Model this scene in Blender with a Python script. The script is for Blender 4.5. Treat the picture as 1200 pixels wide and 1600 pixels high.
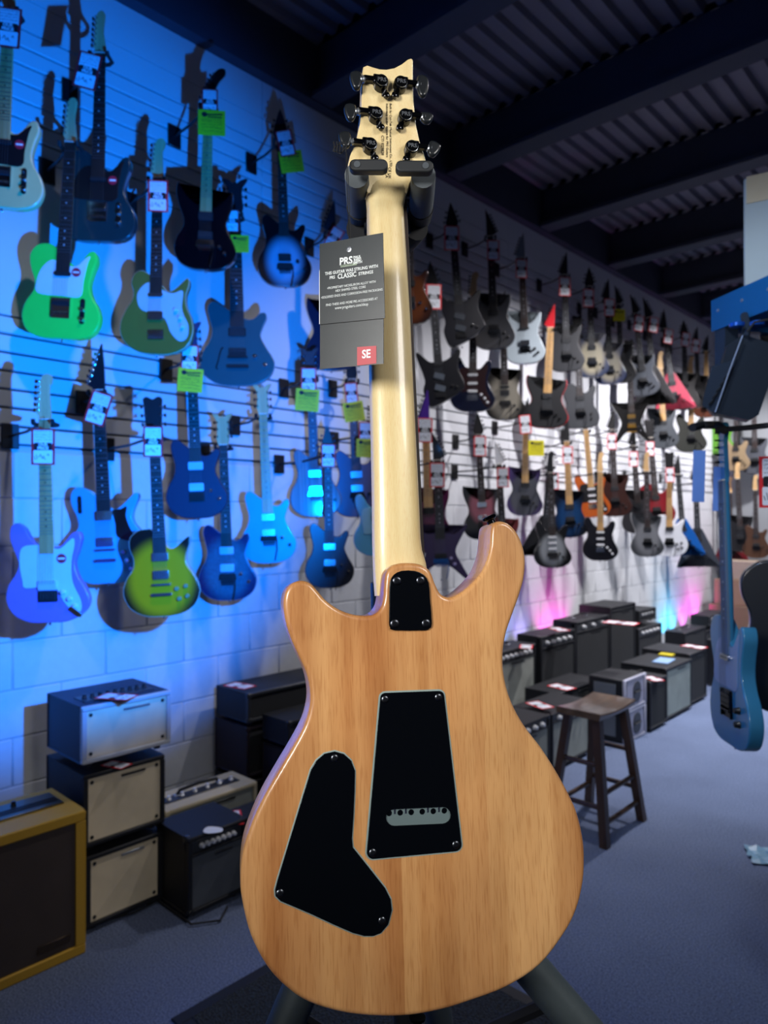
import bpy, math, random
from mathutils import Vector, Matrix
from mathutils.geometry import tessellate_polygon
random.seed(7)
for o in list(bpy.data.objects): bpy.data.objects.remove(o)
SC = bpy.context.scene
COL = SC.collection
# ------------------------------------------------------------------ camera
F = 1109.0                 # focal length in pixels of the 1200x1600 frame
CX, CY = 600.0, 806.0      # principal column, horizon row
H = 1.55                   # eye height
TH = math.radians(43.16)   # the shop wall runs 43 degrees right of the view axis
CT, ST = math.cos(TH), math.sin(TH)
D = 3.15                   # distance to the guitar wall (plane x = -D)
cd = bpy.data.cameras.new('camera'); cam = bpy.data.objects.new('camera', cd); COL.objects.link(cam)
cd.sensor_fit = 'VERTICAL'; cd.sensor_height = 36; cd.lens = F/1600*36
cd.clip_start = 0.05; cd.clip_end = 100
cam.location = (0, 0, H); cam.rotation_euler = (math.radians(90.31), 0, TH)
cd.dof.use_dof = True; cd.dof.focus_distance = 0.70; cd.dof.aperture_fstop = 7.5
SC.camera = cam
SC.view_settings.view_transform = 'Standard'; SC.view_settings.look = 'None'
SC.view_settings.exposure = 0.0; SC.view_settings.gamma = 1; SC.view_settings.use_curve_mapping = False
# ------------------------------------------------------------------ world and lights
w = bpy.data.worlds.new('dim_shop'); SC.world = w; w.use_nodes = True
w.node_tree.nodes['Background'].inputs[0].default_value = (0.38, 0.42, 0.68, 1)
w.node_tree.nodes['Background'].inputs[1].default_value = 0.065

def c2w(r, f, u=0.0):            # right / forward / up from the eye -> world
    return Vector((r*CT - f*ST, r*ST + f*CT, H + u))
def aim(o, loc, tgt):
    o.location = loc
    o.rotation_euler = (Vector(tgt)-Vector(loc)).to_track_quat('-Z', 'Y').to_euler()
def spot(name, loc, tgt, power, col, angle, blend, rad):
    l = bpy.data.lights.new(name, 'SPOT'); l.energy = power; l.color = col
    l.spot_size = math.radians(angle); l.spot_blend = blend; l.shadow_soft_size = rad
    o = bpy.data.objects.new(name, l); COL.objects.link(o); aim(o, loc, tgt); return o
def area(name, loc, tgt, power, col, sx, sy):
    l = bpy.data.lights.new(name, 'AREA'); l.energy = power; l.color = col
    l.shape = 'RECTANGLE'; l.size = sx; l.size_y = sy
    o = bpy.data.objects.new(name, l); COL.objects.link(o); aim(o, loc, tgt); return o
BLUE = (0.0, 0.20, 1.0)
spot('blue_stage_light', c2w(0.03, 1.55, 0.06), (-3.15, 1.25, 2.02), 500, BLUE, 87, 0.42, 0.02)
for y, p, zt, cone in ((1.2, 27, 0.8, 100), (3.2, 80, 0.9, 108), (4.9, 290, 0.9, 116), (6.8, 390, 0.9, 116), (8.7, 390, 0.9, 116)):
    spot('ceiling_spot', (-1.75, y, 3.6), (-2.85, y+0.1, zt), p, (1.0, 0.95, 0.98), cone, 0.85, 0.05)
spot('aisle_spot', (-0.6, 4.8, 3.7), (-1.3, 5.2, 0), 330, (0.8, 0.88, 1.0), 60, 0.9, 0.08)
spot('aisle_spot', (-0.6, 7.2, 3.7), (-1.3, 7.2, 0), 260, (0.8, 0.88, 1.0), 80, 0.9, 0.08)
spot('key_lamp', c2w(-0.80, -0.55, 0.38), c2w(0.04, 0.7, 0.16), 108, (1.0, 0.97, 0.93), 50, 0.6, 0.22)
spot('fill_lamp', c2w(1.25, -0.3, 0.9), c2w(0.05, 0.7, 0.05), 62, (1.0, 0.96, 0.92), 50, 0.6, 0.30)
spot('rack_white', c2w(0.4, 1.2, 1.1), c2w(1.15, 2.05, 0.0), 34, (0.85, 0.92, 1.0), 70, 0.8, 0.1)  # added white light that tones down the blue on the rack, no visible source
spot('rim_spot', c2w(1.9, 2.2, 1.9), c2w(0.05, 0.7, -0.1), 70, (1, 0.98, 0.95), 40, 0.6, 0.05)
spot('blue_rack_light', c2w(0.25, 0.9, 0.75), c2w(1.1, 2.1, 0.1), 13, (0.08, 0.35, 1.0), 80, 0.7, 0.03)
for y, z, col, p in ((4.70, 0.46, (0.15, 0.35, 1.0), 5), (4.98, 0.46, (0.35, 0.25, 1.0), 5), (5.36, 0.46, (1.0, 0.04, 0.65), 9), (5.62, 0.46, (1.0, 0.04, 0.65), 9),
                     (7.92, 0.16, (0.0, 0.55, 1.0), 14), (8.16, 0.16, (0.0, 0.55, 1.0), 14), (8.5, 0.18, (1.0, 0.1, 0.9), 13), (8.85, 0.20, (1.0, 0.03, 0.7), 22)):
    spot('wall_wash', (-3.0, y, z), (-3.15, y, z+0.42), p, col, 95, 0.9, 0.02)

# ------------------------------------------------------------------ helpers
def lin(c):
    if isinstance(c, str):
        c = tuple(int(c[i:i+2], 16)/255 for i in (0, 2, 4))
    return tuple(x/12.92 if x <= .04045 else ((x+.055)/1.055)**2.4 for x in c)+(1,)
MC = {}
def newmat(name):
    m = bpy.data.materials.new(name); m.use_nodes = True
    return m, m.node_tree, m.node_tree.nodes['Principled BSDF']
def pm(col, rough=.5, metal=0., coat=0., noise=.08, scale=18., bump=0., name=None):
    """plain procedural paint: a base colour with faint mottling"""
    k = (col, rough, metal, coat, noise, scale, bump)
    if k in MC: return MC[k]
    m, nt, b = newmat(name or 'paint_'+str(len(MC)))
    tc = nt.nodes.new('ShaderNodeTexCoord'); nz = nt.nodes.new('ShaderNodeTexNoise')
    nz.inputs['Scale'].default_value = scale; nz.inputs['Detail'].default_value = 3
    nt.links.new(tc.outputs['Object'], nz.inputs['Vector'])
    mx = nt.nodes.new('ShaderNodeMix'); mx.data_type = 'RGBA'
    L = lin(col); a = [max(0, x*(1-noise)) for x in L[:3]]+[1]; c = [min(1, x*(1+noise)) for x in L[:3]]+[1]
    mx.inputs[6].default_value = a; mx.inputs[7].default_value = c
    nt.links.new(nz.outputs['Fac'], mx.inputs[0]); nt.links.new(mx.outputs[2], b.inputs['Base Color'])
    b.inputs['Roughness'].default_value = rough; b.inputs['Metallic'].default_value = metal
    b.inputs['Coat Weight'].default_value = coat; b.inputs['Coat Roughness'].default_value = .08
    if bump:
        bp = nt.nodes.new('ShaderNodeBump'); bp.inputs['Strength'].default_value = bump
        bp.inputs['Distance'].default_value = .002
        nt.links.new(nz.outputs['Fac'], bp.inputs['Height']); nt.links.new(bp.outputs[0], b.inputs['Normal'])
    MC[k] = m; return m
def wood(dark, light, rough=.4, coat=.4, sx=40, sz=2.2, pores=.25, name='wood', boards=False, axis=2):
    k = ('w', dark, light, rough, coat, sx, sz, pores, boards, axis)
    if k in MC: return MC[k]
    m, nt, b = newmat(name); N = nt.nodes.new; Lk = nt.links.new
    tc = N('ShaderNodeTexCoord'); mp = N('ShaderNodeMapping')
    s = [sx, sx, sx]; s[axis] = sz; mp.inputs['Scale'].default_value = s
    Lk(tc.outputs['Object'], mp.inputs['Vector'])
    src = mp.outputs[0]
    if boards:
        sp = N('ShaderNodeSeparateXYZ'); Lk(tc.outputs['Object'], sp.inputs[0])
        g1 = N('ShaderNodeMath'); g1.operation = 'GREATER_THAN'; g1.inputs[1].default_value = -.004; Lk(sp.outputs[0], g1.inputs[0])
        g2 = N('ShaderNodeMath'); g2.operation = 'GREATER_THAN'; g2.inputs[1].default_value = .082; Lk(sp.outputs[0], g2.inputs[0])
        ad = N('ShaderNodeMath'); ad.operation = 'ADD'; Lk(g1.outputs[0], ad.inputs[0]); Lk(g2.outputs[0], ad.inputs[1])
        cb = N('ShaderNodeCombineXYZ'); ml = N('ShaderNodeMath'); ml.operation = 'MULTIPLY'; ml.inputs[1].default_value = 7.3
        Lk(ad.outputs[0], ml.inputs[0]); Lk(ml.outputs[0], cb.inputs[0]); Lk(ml.outputs[0], cb.inputs[2])
        va = N('ShaderNodeVectorMath'); va.operation = 'ADD'; Lk(src, va.inputs[0]); Lk(cb.outputs[0], va.inputs[1]); src = va.outputs[0]
    n1 = N('ShaderNodeTexNoise'); n1.inputs['Scale'].default_value = 1; n1.inputs['Detail'].default_value = 6
    n1.inputs['Distortion'].default_value = .35; Lk(src, n1.inputs['Vector'])
    rp = N('ShaderNodeValToRGB'); rp.color_ramp.elements[0].position = .3; rp.color_ramp.elements[1].position = .7
    rp.color_ramp.elements[0].color = lin(dark); rp.color_ramp.elements[1].color = lin(light)
    Lk(n1.outputs['Fac'], rp.inputs[0])
    mp2 = N('ShaderNodeMapping'); s2 = [sx*38]*3; s2[axis] = sz*44; mp2.inputs['Scale'].default_value = s2
    Lk(tc.outputs['Object'], mp2.inputs['Vector'])
    n2 = N('ShaderNodeTexNoise'); n2.inputs['Scale'].default_value = 1; n2.inputs['Detail'].default_value = 2
    Lk(mp2.outputs[0], n2.inputs['Vector'])
    r2 = N('ShaderNodeValToRGB'); r2.color_ramp.elements[0].position = .33; r2.color_ramp.elements[1].position = .5
    v = 1-pores; r2.color_ramp.elements[0].color = (v, v*.92, v*.85, 1); r2.color_ramp.elements[1].color = (1, 1, 1, 1)
    Lk(n2.outputs['Fac'], r2.inputs[0])
    mx = N('ShaderNodeMix'); mx.data_type = 'RGBA'; mx.blend_type = 'MULTIPLY'; mx.inputs[0].default_value = 1
    Lk(rp.outputs[0], mx.inputs[6]); Lk(r2.outputs[0], mx.inputs[7])
    out = mx.outputs[2]
    if boards:
        mp3 = N('ShaderNodeMapping'); mp3.inputs['Scale'].default_value = (26, 26, 1.1); Lk(tc.outputs['Object'], mp3.inputs['Vector'])
        n3 = N('ShaderNodeTexNoise'); n3.inputs['Scale'].default_value = 1; n3.inputs['Detail'].default_value = 3; n3.inputs['Distortion'].default_value = .6
        Lk(mp3.outputs[0], n3.inputs['Vector'])
        r3 = N('ShaderNodeValToRGB'); r3.color_ramp.elements[0].position = .34; r3.color_ramp.elements[1].position = .56
        r3.color_ramp.elements[0].color = (.74, .60, .46, 1); r3.color_ramp.elements[1].color = (1, 1, 1, 1); Lk(n3.outputs['Fac'], r3.inputs[0])
        m3 = N('ShaderNodeMix'); m3.data_type = 'RGBA'; m3.blend_type = 'MULTIPLY'; m3.inputs[0].default_value = .75
        Lk(out, m3.inputs[6]); Lk(r3.outputs[0], m3.inputs[7]); out = m3.outputs[2]
        mp4 = N('ShaderNodeMapping'); mp4.inputs['Scale'].default_value = (14, 14, 7); Lk(tc.outputs['Object'], mp4.inputs['Vector'])
        n4 = N('ShaderNodeTexNoise'); n4.inputs['Scale'].default_value = 1; n4.inputs['Detail'].default_value = 4; Lk(mp4.outputs[0], n4.inputs['Vector'])
        r4 = N('ShaderNodeMapRange'); r4.inputs[1].default_value = .3; r4.inputs[2].default_value = .7; r4.inputs[3].default_value = .86; r4.inputs[4].default_value = 1.12; Lk(n4.outputs['Fac'], r4.inputs[0])
        m4 = N('ShaderNodeMix'); m4.data_type = 'RGBA'; m4.blend_type = 'MULTIPLY'; m4.inputs[0].default_value = 1
        Lk(out, m4.inputs[6]); Lk(r4.outputs[0], m4.inputs[7]); out = m4.outputs[2]
    if boards:
        mt = N('ShaderNodeMix'); mt.data_type = 'RGBA'; mt.blend_type = 'MULTIPLY'; mt.inputs[0].default_value = 1
        mr = N('ShaderNodeMapRange'); mr.inputs[1].default_value = 0; mr.inputs[2].default_value = 2
        mr.inputs[3].default_value = 1.0; mr.inputs[4].default_value = .92
        Lk(ad.outputs[0], mr.inputs[0]); Lk(out, mt.inputs[6]); Lk(mr.outputs[0], mt.inputs[7]); out = mt.outputs[2]
    Lk(out, b.inputs['Base Color'])
    bp = N('ShaderNodeBump'); bp.inputs['Strength'].default_value = .12; bp.inputs['Distance'].default_value = .0006
    Lk(n2.outputs['Fac'], bp.inputs['Height']); Lk(bp.outputs[0], b.inputs['Normal'])
    b.inputs['Roughness'].default_value = rough; b.inputs['Coat Weight'].default_value = coat
    b.inputs['Coat Roughness'].default_value = .10
    MC[k] = m; return m
def burst(cin, cout, r0=.28, r1=.52, fig=0., cz=.42):
    """sunburst paint: centre colour to edge colour by place on the body"""
    k = ('b', cin, cout, r0, r1, fig, cz)
    if k in MC: return MC[k]
    m, nt, b = newmat('burst'); N = nt.nodes.new; Lk = nt.links.new
    tc = N('ShaderNodeTexCoord'); mp = N('ShaderNodeMapping')
    mp.inputs['Location'].default_value = (-.5, 0, -cz); mp.inputs['Scale'].default_value = (1, 0, 1)
    Lk(tc.outputs['Generated'], mp.inputs['Vector'])
    ln = N('ShaderNodeVectorMath'); ln.operation = 'LENGTH'; Lk(mp.outputs[0], ln.inputs[0])
    mr = N('ShaderNodeMapRange'); mr.interpolation_type = 'SMOOTHSTEP'
    mr.inputs[1].default_value = r0; mr.inputs[2].default_value = r1; Lk(ln.outputs['Value'], mr.inputs[0])
    mx = N('ShaderNodeMix'); mx.data_type = 'RGBA'; mx.inputs[6].default_value = lin(cin); mx.inputs[7].default_value = lin(cout)
    Lk(mr.outputs[0], mx.inputs[0]); out = mx.outputs[2]
    if fig:
        nz = N('ShaderNodeTexNoise'); nz.inputs['Scale'].default_value = 60; Lk(tc.outputs['Object'], nz.inputs['Vector'])
        r = N('ShaderNodeMapRange'); r.inputs[3].default_value = 1-fig; r.inputs[4].default_value = 1+fig; Lk(nz.outputs['Fac'], r.inputs[0])
        m2 = N('ShaderNodeMix'); m2.data_type = 'RGBA'; m2.blend_type = 'MULTIPLY'; m2.inputs[0].default_value = 1
        Lk(out, m2.inputs[6]); Lk(r.outputs[0], m2.inputs[7]); out = m2.outputs[2]
    Lk(out, b.inputs['Base Color']); b.inputs['Roughness'].default_value = .3; b.inputs['Coat Weight'].default_value = .8
    MC[k] = m; return m
def weave(c1, c2, sc=260, rough=.85):
    k = ('g', c1, c2, sc)
    if k in MC: return MC[k]
    m, nt, b = newmat('grille_cloth'); N = nt.nodes.new; Lk = nt.links.new
    tc = N('ShaderNodeTexCoord'); ck = N('ShaderNodeTexChecker'); ck.inputs['Scale'].default_value = sc
    ck.inputs[1].default_value = lin(c1); ck.inputs[2].default_value = lin(c2); Lk(tc.outputs['Object'], ck.inputs[0])
    nz = N('ShaderNodeTexNoise'); nz.inputs['Scale'].default_value = 9; Lk(tc.outputs['Object'], nz.inputs['Vector'])
    mr = N('ShaderNodeMapRange'); mr.inputs[3].default_value = .75; mr.inputs[4].default_value = 1.25; Lk(nz.outputs['Fac'], mr.inputs[0])
    mx = N('ShaderNodeMix'); mx.data_type = 'RGBA'; mx.blend_type = 'MULTIPLY'; mx.inputs[0].default_value = 1
    Lk(ck.outputs[0], mx.inputs[6]); Lk(mr.outputs[0], mx.inputs[7]); Lk(mx.outputs[2], b.inputs['Base Color'])
    b.inputs['Roughness'].default_value = rough; MC[k] = m; return m

class MB:
    def __init__(s): s.v = []; s.f = []
    def add(s, vs, fs):
        n = len(s.v); s.v += [tuple(p) for p in vs]; s.f += [[i+n for i in f] for f in fs]; return s
    def box(s, c, d, M=None):
        x, y, z = (q/2 for q in d)
        vs = [Vector(c)+Vector((a*x, b*y, e*z)) for a in (-1, 1) for b in (-1, 1) for e in (-1, 1)]
        if M: vs = [M @ p for p in vs]
        return s.add(vs, [(0, 1, 3, 2), (4, 6, 7, 5), (0, 4, 5, 1), (2, 3, 7, 6), (0, 2, 6, 4), (1, 5, 7, 3)])
    def bbox(s, c, d, bv):
        """box with bevelled edges"""
        x, y, z = (q/2 for q in d); vs = []; key = {}
        for a in (-1, 1):
            for b in (-1, 1):
                for e in (-1, 1):
                    for k in range(3):
                        p = [a*(x-bv), b*(y-bv), e*(z-bv)]; q = (x, y, z)[k]; p[k] = (a, b, e)[k]*q
                        key[(a, b, e, k)] = len(vs); vs.append(Vector(c)+Vector(p))
        fs = []
        for k in range(3):
            i, j = (k+1) % 3, (k+2) % 3
            for sg in (-1, 1):
                l = []
                for (p, q) in ((-1, -1), (1, -1), (1, 1), (-1, 1)):
                    t = [0, 0, 0]; t[k] = sg; t[i] = p; t[j] = q; l.append(key[tuple(t)+(k,)])
                fs.append(l if sg > 0 else l[::-1])
        for k in range(3):
            i, j = (k+1) % 3, (k+2) % 3
            for p in (-1, 1):
                for q in (-1, 1):
                    a = [0, 0, 0]; b = [0, 0, 0]; a[i] = b[i] = p; a[j] = b[j] = q; a[k] = -1; b[k] = 1
                    l = [key[tuple(a)+(i,)], key[tuple(b)+(i,)], key[tuple(b)+(j,)], key[tuple(a)+(j,)]]
                    fs.append(l if p*q < 0 else l[::-1])
        for a in (-1, 1):
            for b in (-1, 1):
                for e in (-1, 1):
                    l = [key[(a, b, e, k)] for k in range(3)]
                    fs.append(l if a*b*e > 0 else l[::-1])
        return s.add(vs, fs)
    def cyl(s, p0, p1, r0, r1=None, n=12, caps=True):
        if r1 is None: r1 = r0
        p0 = Vector(p0); p1 = Vector(p1); ax = (p1-p0).normalized()
        a = ax.orthogonal().normalized(); b = ax.cross(a)
        vs = []
        for p, r in ((p0, r0), (p1, r1)):
            for i in range(n):
                t = 2*math.pi*i/n; vs.append(p+(a*math.cos(t)+b*math.sin(t))*r)
        fs = [(i, (i+1) % n, n+(i+1) % n, n+i) for i in range(n)]
        if caps: fs += [tuple(range(n))[::-1], tuple(range(n, 2*n))]
        return s.add(vs, fs)
    def lathe(s, p, ax, prof, n=16):
        """prof: list of (distance along axis, radius)"""
        p = Vector(p); ax = Vector(ax).normalized(); a = ax.orthogonal().normalized(); b = ax.cross(a)
        vs = []
        for d, r in prof:
            for i in range(n):
                t = 2*math.pi*i/n; vs.append(p+ax*d+(a*math.cos(t)+b*math.sin(t))*max(r, 1e-5))
        fs = []
        for j in range(len(prof)-1):
            for i in range(n):
                fs.append((j*n+i, j*n+(i+1) % n, (j+1)*n+(i+1) % n, (j+1)*n+i))
        fs += [tuple(range(n))[::-1], tuple(range((len(prof)-1)*n, len(prof)*n))]
        return s.add(vs, fs)
    def tube(s, pts, r, n=8, rr=None):
        pts = [Vector(p) for p in pts]; m = len(pts); up = None; vs = []
        for i, p in enumerate(pts):
            t = (pts[min(i+1, m-1)]-pts[max(i-1, 0)]).normalized()
            a = t.orthogonal().normalized() if up is None else (up - t*up.dot(t)).normalized()
            up = a; b = t.cross(a); R = rr[i] if rr else r
            for k in range(n):
                q = 2*math.pi*k/n; vs.append(p+(a*math.cos(q)+b*math.sin(q))*R)
        fs = []
        for j in range(m-1):
            for i in range(n): fs.append((j*n+i, j*n+(i+1) % n, (j+1)*n+(i+1) % n, (j+1)*n+i))
        fs += [tuple(range(n))[::-1], tuple(range((m-1)*n, m*n))]
        return s.add(vs, fs)
    def loft(s, rings, cap=True):
        n = len(rings[0]); vs = [p for r in rings for p in r]; fs = []
        for j in range(len(rings)-1):
            for i in range(n): fs.append((j*n+i, j*n+(i+1) % n, (j+1)*n+(i+1) % n, (j+1)*n+i))
        if cap: fs += [tuple(range(n))[::-1], tuple(range((len(rings)-1)*n, len(rings)*n))]
        return s.add(vs, fs)
    def prism(s, pts, y0, y1, b0=0., b1=0., fy=None):
        """outline in x,z extruded along y with rounded edges; fy(x,z) adds to y"""
        g = fy or (lambda x, z: 0.)
        nr = vnorm(pts); rings = []
        def ring(ins, y): return [Vector((p[0]-q[0]*ins, y+g(p[0], p[1]), p[1]-q[1]*ins)) for p, q in zip(pts, nr)]
        if b0:
            rings.append(ring(b0*1.12, y0))
            for a in (0, 22, 45, 67, 90):
                a = math.radians(a); rings.append(ring(b0*(1-math.sin(a)), y0+b0*(1-math.cos(a))))
        else: rings.append(ring(0, y0))
        if b1:
            for a in (90, 67, 45, 22, 0):
                a = math.radians(a); rings.append(ring(b1*(1-math.sin(a)), y1-b1*(1-math.cos(a))))
            rings.append(ring(b1*1.12, y1))
        else: rings.append(ring(0, y1))
        return s.loft(rings)
    def done(s, name, m, parent=None, loc=None, rot=None, ang=38):
        o = ob(name, s.mesh(name, m, ang), parent)
        if loc is not None: o.location = loc
        if rot is not None: o.rotation_euler = rot
        return o
    def mesh(s, name, m, ang=38):
        me = bpy.data.meshes.new(name); me.from_pydata(s.v, [], s.f)
        me.polygons.foreach_set('use_smooth', [True]*len(me.polygons))
        me.set_sharp_from_angle(angle=math.radians(ang))
        me.materials.append(m); me.update()
        import bmesh
        bm = bmesh.new(); bm.from_mesh(me); bmesh.ops.recalc_face_normals(bm, faces=bm.faces); bm.to_mesh(me); bm.free()
        return me
def ob(name, me, parent=None, loc=None, rot=None):
    o = bpy.data.objects.new(name, me); COL.objects.link(o); o.parent = parent
    if loc is not None: o.location = loc
    if rot is not None: o.rotation_euler = rot
    return o
def thing(name, label, cat, loc=(0, 0, 0), rot=(0, 0, 0), group=None):
    o = bpy.data.objects.new(name, None); COL.objects.link(o); o.empty_display_size = .05
    o.location = loc; o.rotation_euler = rot; return tag(o, label, cat, group)
def tag(o, label, cat, group=None):
    o['label'] = label; o['category'] = cat
    if group: o['group'] = group
    return o
def struct(o): o['kind'] = 'structure'; return o
def copytree(o, parent=None):
    c = o.copy(); COL.objects.link(c); c.parent = parent
    for ch in o.children: copytree(ch, c)
    return c
def area2(p): return sum(p[i][0]*p[(i+1) % len(p)][1]-p[(i+1) % len(p)][0]*p[i][1] for i in range(len(p)))/2
def vnorm(pts):
    n = len(pts); sg = 1 if area2(pts) > 0 else -1; out = []
    for i in range(n):
        a, b = pts[i-1], pts[(i+1) % n]; dx, dz = b[0]-a[0], b[1]-a[1]; l = math.hypot(dx, dz) or 1
        out.append((dz/l*sg, -dx/l*sg))
    return out
def cat(pts, k=4):
    """closed Catmull-Rom curve through the points"""
    n = len(pts); out = []
    for i in range(n):
        p0, p1, p2, p3 = pts[i-1], pts[i], pts[(i+1) % n], pts[(i+2) % n]
        for j in range(k):
            t = j/k; t2 = t*t; t3 = t2*t
            out.append(tuple(.5*((2*p1[a])+(-p0[a]+p2[a])*t+(2*p0[a]-5*p1[a]+4*p2[a]-p3[a])*t2+(-p0[a]+3*p1[a]-3*p2[a]+p3[a])*t3) for a in (0, 1)))
    return out
def rrect(cx, cz, w, h, r, n=4):
    out = []
    for sx, sz, a0 in ((1, 1, 0), (-1, 1, 90), (-1, -1, 180), (1, -1, 270)):
        for i in range(n+1):
            a = math.radians(a0+90*i/n); out.append((cx+sx*(w/2-r)+r*math.cos(a), cz+sz*(h/2-r)+r*math.sin(a)))
    return out
TXT = {}
def textmesh(s, size, m, align='CENTER', shear=0., sx=1., bold=0.):
    k = (s, size, m.name, align, shear, sx, bold)
    if k in TXT: return TXT[k]
    cu = bpy.data.curves.new('t', 'FONT'); cu.body = s; cu.size = size; cu.align_x = align; cu.align_y = 'CENTER'
    cu.extrude = .00012; cu.shear = shear; cu.resolution_u = 3; cu.offset = bold
    o = bpy.data.objects.new('t', cu); COL.objects.link(o)
    me = bpy.data.meshes.new_from_object(o.evaluated_get(bpy.context.evaluated_depsgraph_get()))
    me.name = 'lettering'; me.materials.clear(); me.materials.append(m)
    for v in me.vertices: v.co.x *= sx
    bpy.data.objects.remove(o); TXT[k] = me; return me
def wallpt(px, py, off):          # the point on the plane x = -D+off behind a photo point
    u = (px-CX)/F; z = (D-off)/(ST-u*CT); return c2w(u*z, z, -(py-CY)/F*z), z
def floorpt(px, py, h=0.):
    z = F*(H-h)/(py-CY); p = c2w((px-CX)/F*z, z); p.z = h; return p

BLK = pm('0b0c10', .45, coat=.3); BLKM = pm('111317', .75); CHROME = pm('c8ccd2', .15, 1., noise=.03)
DKMET = pm('2a2d33', .28, 1.); WIRE = pm('7d838a', .55, 1.); WHITE = pm('e8ebee', .5); NUTW = pm('e2ddcf', .5)
ROSE = wood('1a0f0b', '35211a', .55, .1, name='rosewood'); EBONY = pm('101013', .5); MAPLE = wood('b98d52', 'dcb67c', .35, .5, 30, 2., .08, 'maple_board')
# ------------------------------------------------------------------ the room
def carpet():
    m, nt, b = newmat('blue_grey_carpet'); N = nt.nodes.new; Lk = nt.links.new
    tc = N('ShaderNodeTexCoord'); n1 = N('ShaderNodeTexNoise'); n1.inputs['Scale'].default_value = 170; n1.inputs['Detail'].default_value = 3
    n2 = N('ShaderNodeTexNoise'); n2.inputs['Scale'].default_value = 2.2; n2.inputs['Detail'].default_value = 4
    Lk(tc.outputs['Object'], n1.inputs['Vector']); Lk(tc.outputs['Object'], n2.inputs['Vector'])
    r = N('ShaderNodeValToRGB'); r.color_ramp.elements[0].position = .3; r.color_ramp.elements[1].position = .72
    r.color_ramp.elements[0].color = lin('434e68'); r.color_ramp.elements[1].color = lin('8391b0'); Lk(n1.outputs['Fac'], r.inputs[0])
    mr = N('ShaderNodeMapRange'); mr.inputs[3].default_value = .72; mr.inputs[4].default_value = 1.2; Lk(n2.outputs['Fac'], mr.inputs[0])
    mx = N('ShaderNodeMix'); mx.data_type = 'RGBA'; mx.blend_type = 'MULTIPLY'; mx.inputs[0].default_value = 1
    Lk(r.outputs[0], mx.inputs[6]); Lk(mr.outputs[0], mx.inputs[7]); Lk(mx.outputs[2], b.inputs['Base Color'])
    bp = N('ShaderNodeBump'); bp.inputs['Strength'].default_value = .7; bp.inputs['Distance'].default_value = .006
    Lk(n1.outputs['Fac'], bp.inputs['Height']); Lk(bp.outputs[0], b.inputs['Normal'])
    b.inputs['Roughness'].default_value = .95; b.inputs['Specular IOR Level'].default_value = .1
    return m
YB, YF, XR = 9.75, -2.5, 3.2
struct(MB().box(((XR-3.35)/2, (YB+YF)/2, -.06), (XR+3.35, YB-YF, .12)).done('floor', carpet()))
WALLP = pm('c9cdd2', .6, noise=.05, scale=3, bump=.05, name='white_wall_paint')
BLOCKP = pm('c6cace', .7, noise=.07, scale=30, bump=.35, name='painted_block')
wall = struct(MB().box((-3.240, (YB+YF)/2, 2.0), (.12, YB-YF, 4.0)).done('wall_left', pm('b9bdc1', .8, name='mortar')))
LOB, UPB = (1.845, 2.39), (3.075, 3.60)      # lower and upper slat band
def slat_band(z0, n):
    me = MB()
    prof = [(-.0, .004), (.0, .0722), ]
    for y0 in range(5):
        ya = YF + y0*2.44 + .001; yb = min(YB, YF+(y0+1)*2.44) - .001
        for k in range(n):
            zb = z0 + k*.0762
            b = MB().bbox((-3.165, (ya+yb)/2, zb+.0381), (.03, yb-ya, .0668), .003)
            b.done('slat', WALLP, wall)
    g = MB().box((-3.182, (YF+YB)/2, z0+n*.0381), (.012, YB-YF, n*.0762)); g.done('groove_backing', pm('2c2822', .9), wall)
slat_band(1.847, 7); slat_band(3.07, 7)
MB().box((-3.166, (YF+YB)/2, (2.384+3.067)/2), (.032, YB-YF, 3.067-2.384)).done('wall_panel', WALLP, wall)
for k in range(5):      # plain panels above the upper slats
    ya = YF+k*2.44+.0015; yb = min(YB, YF+(k+1)*2.44)-.0015
    MB().box((-3.166, (ya+yb)/2, (3.606+3.735)/2), (.030, yb-ya, .125)).done('wall_panel', WALLP, wall)
    MB().box((-3.166, (ya+yb)/2, (3.737+3.94)/2), (.030, yb-ya, .203)).done('wall_panel', WALLP, wall)
MB().box((-3.172, (YB+YF)/2, .92), (.033, YB-YF, 1.84)).done('mortar', pm('b4b8bc', .8), wall)
bme = MB().bbox((0, 0, 0), (.03, .3945, .1945), .003).mesh('block', BLOCKP)
for r in range(9):
    z = .123 + r*.2 - .1; yy = YF + (.2 if r % 2 else 0)
    while yy < YB-.2:
        if yy > .2 or r > 3: ob('block', bme, wall, (-3.166+random.uniform(-.0006, .0006), yy+.2, z+.1))
        yy += .4
bw = struct(MB().box((0, YB+.06, 2.0), (6.6, .12, 4.0)).done('wall_back', pm('9aa0a6', .8, noise=.08, scale=3)))
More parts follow.
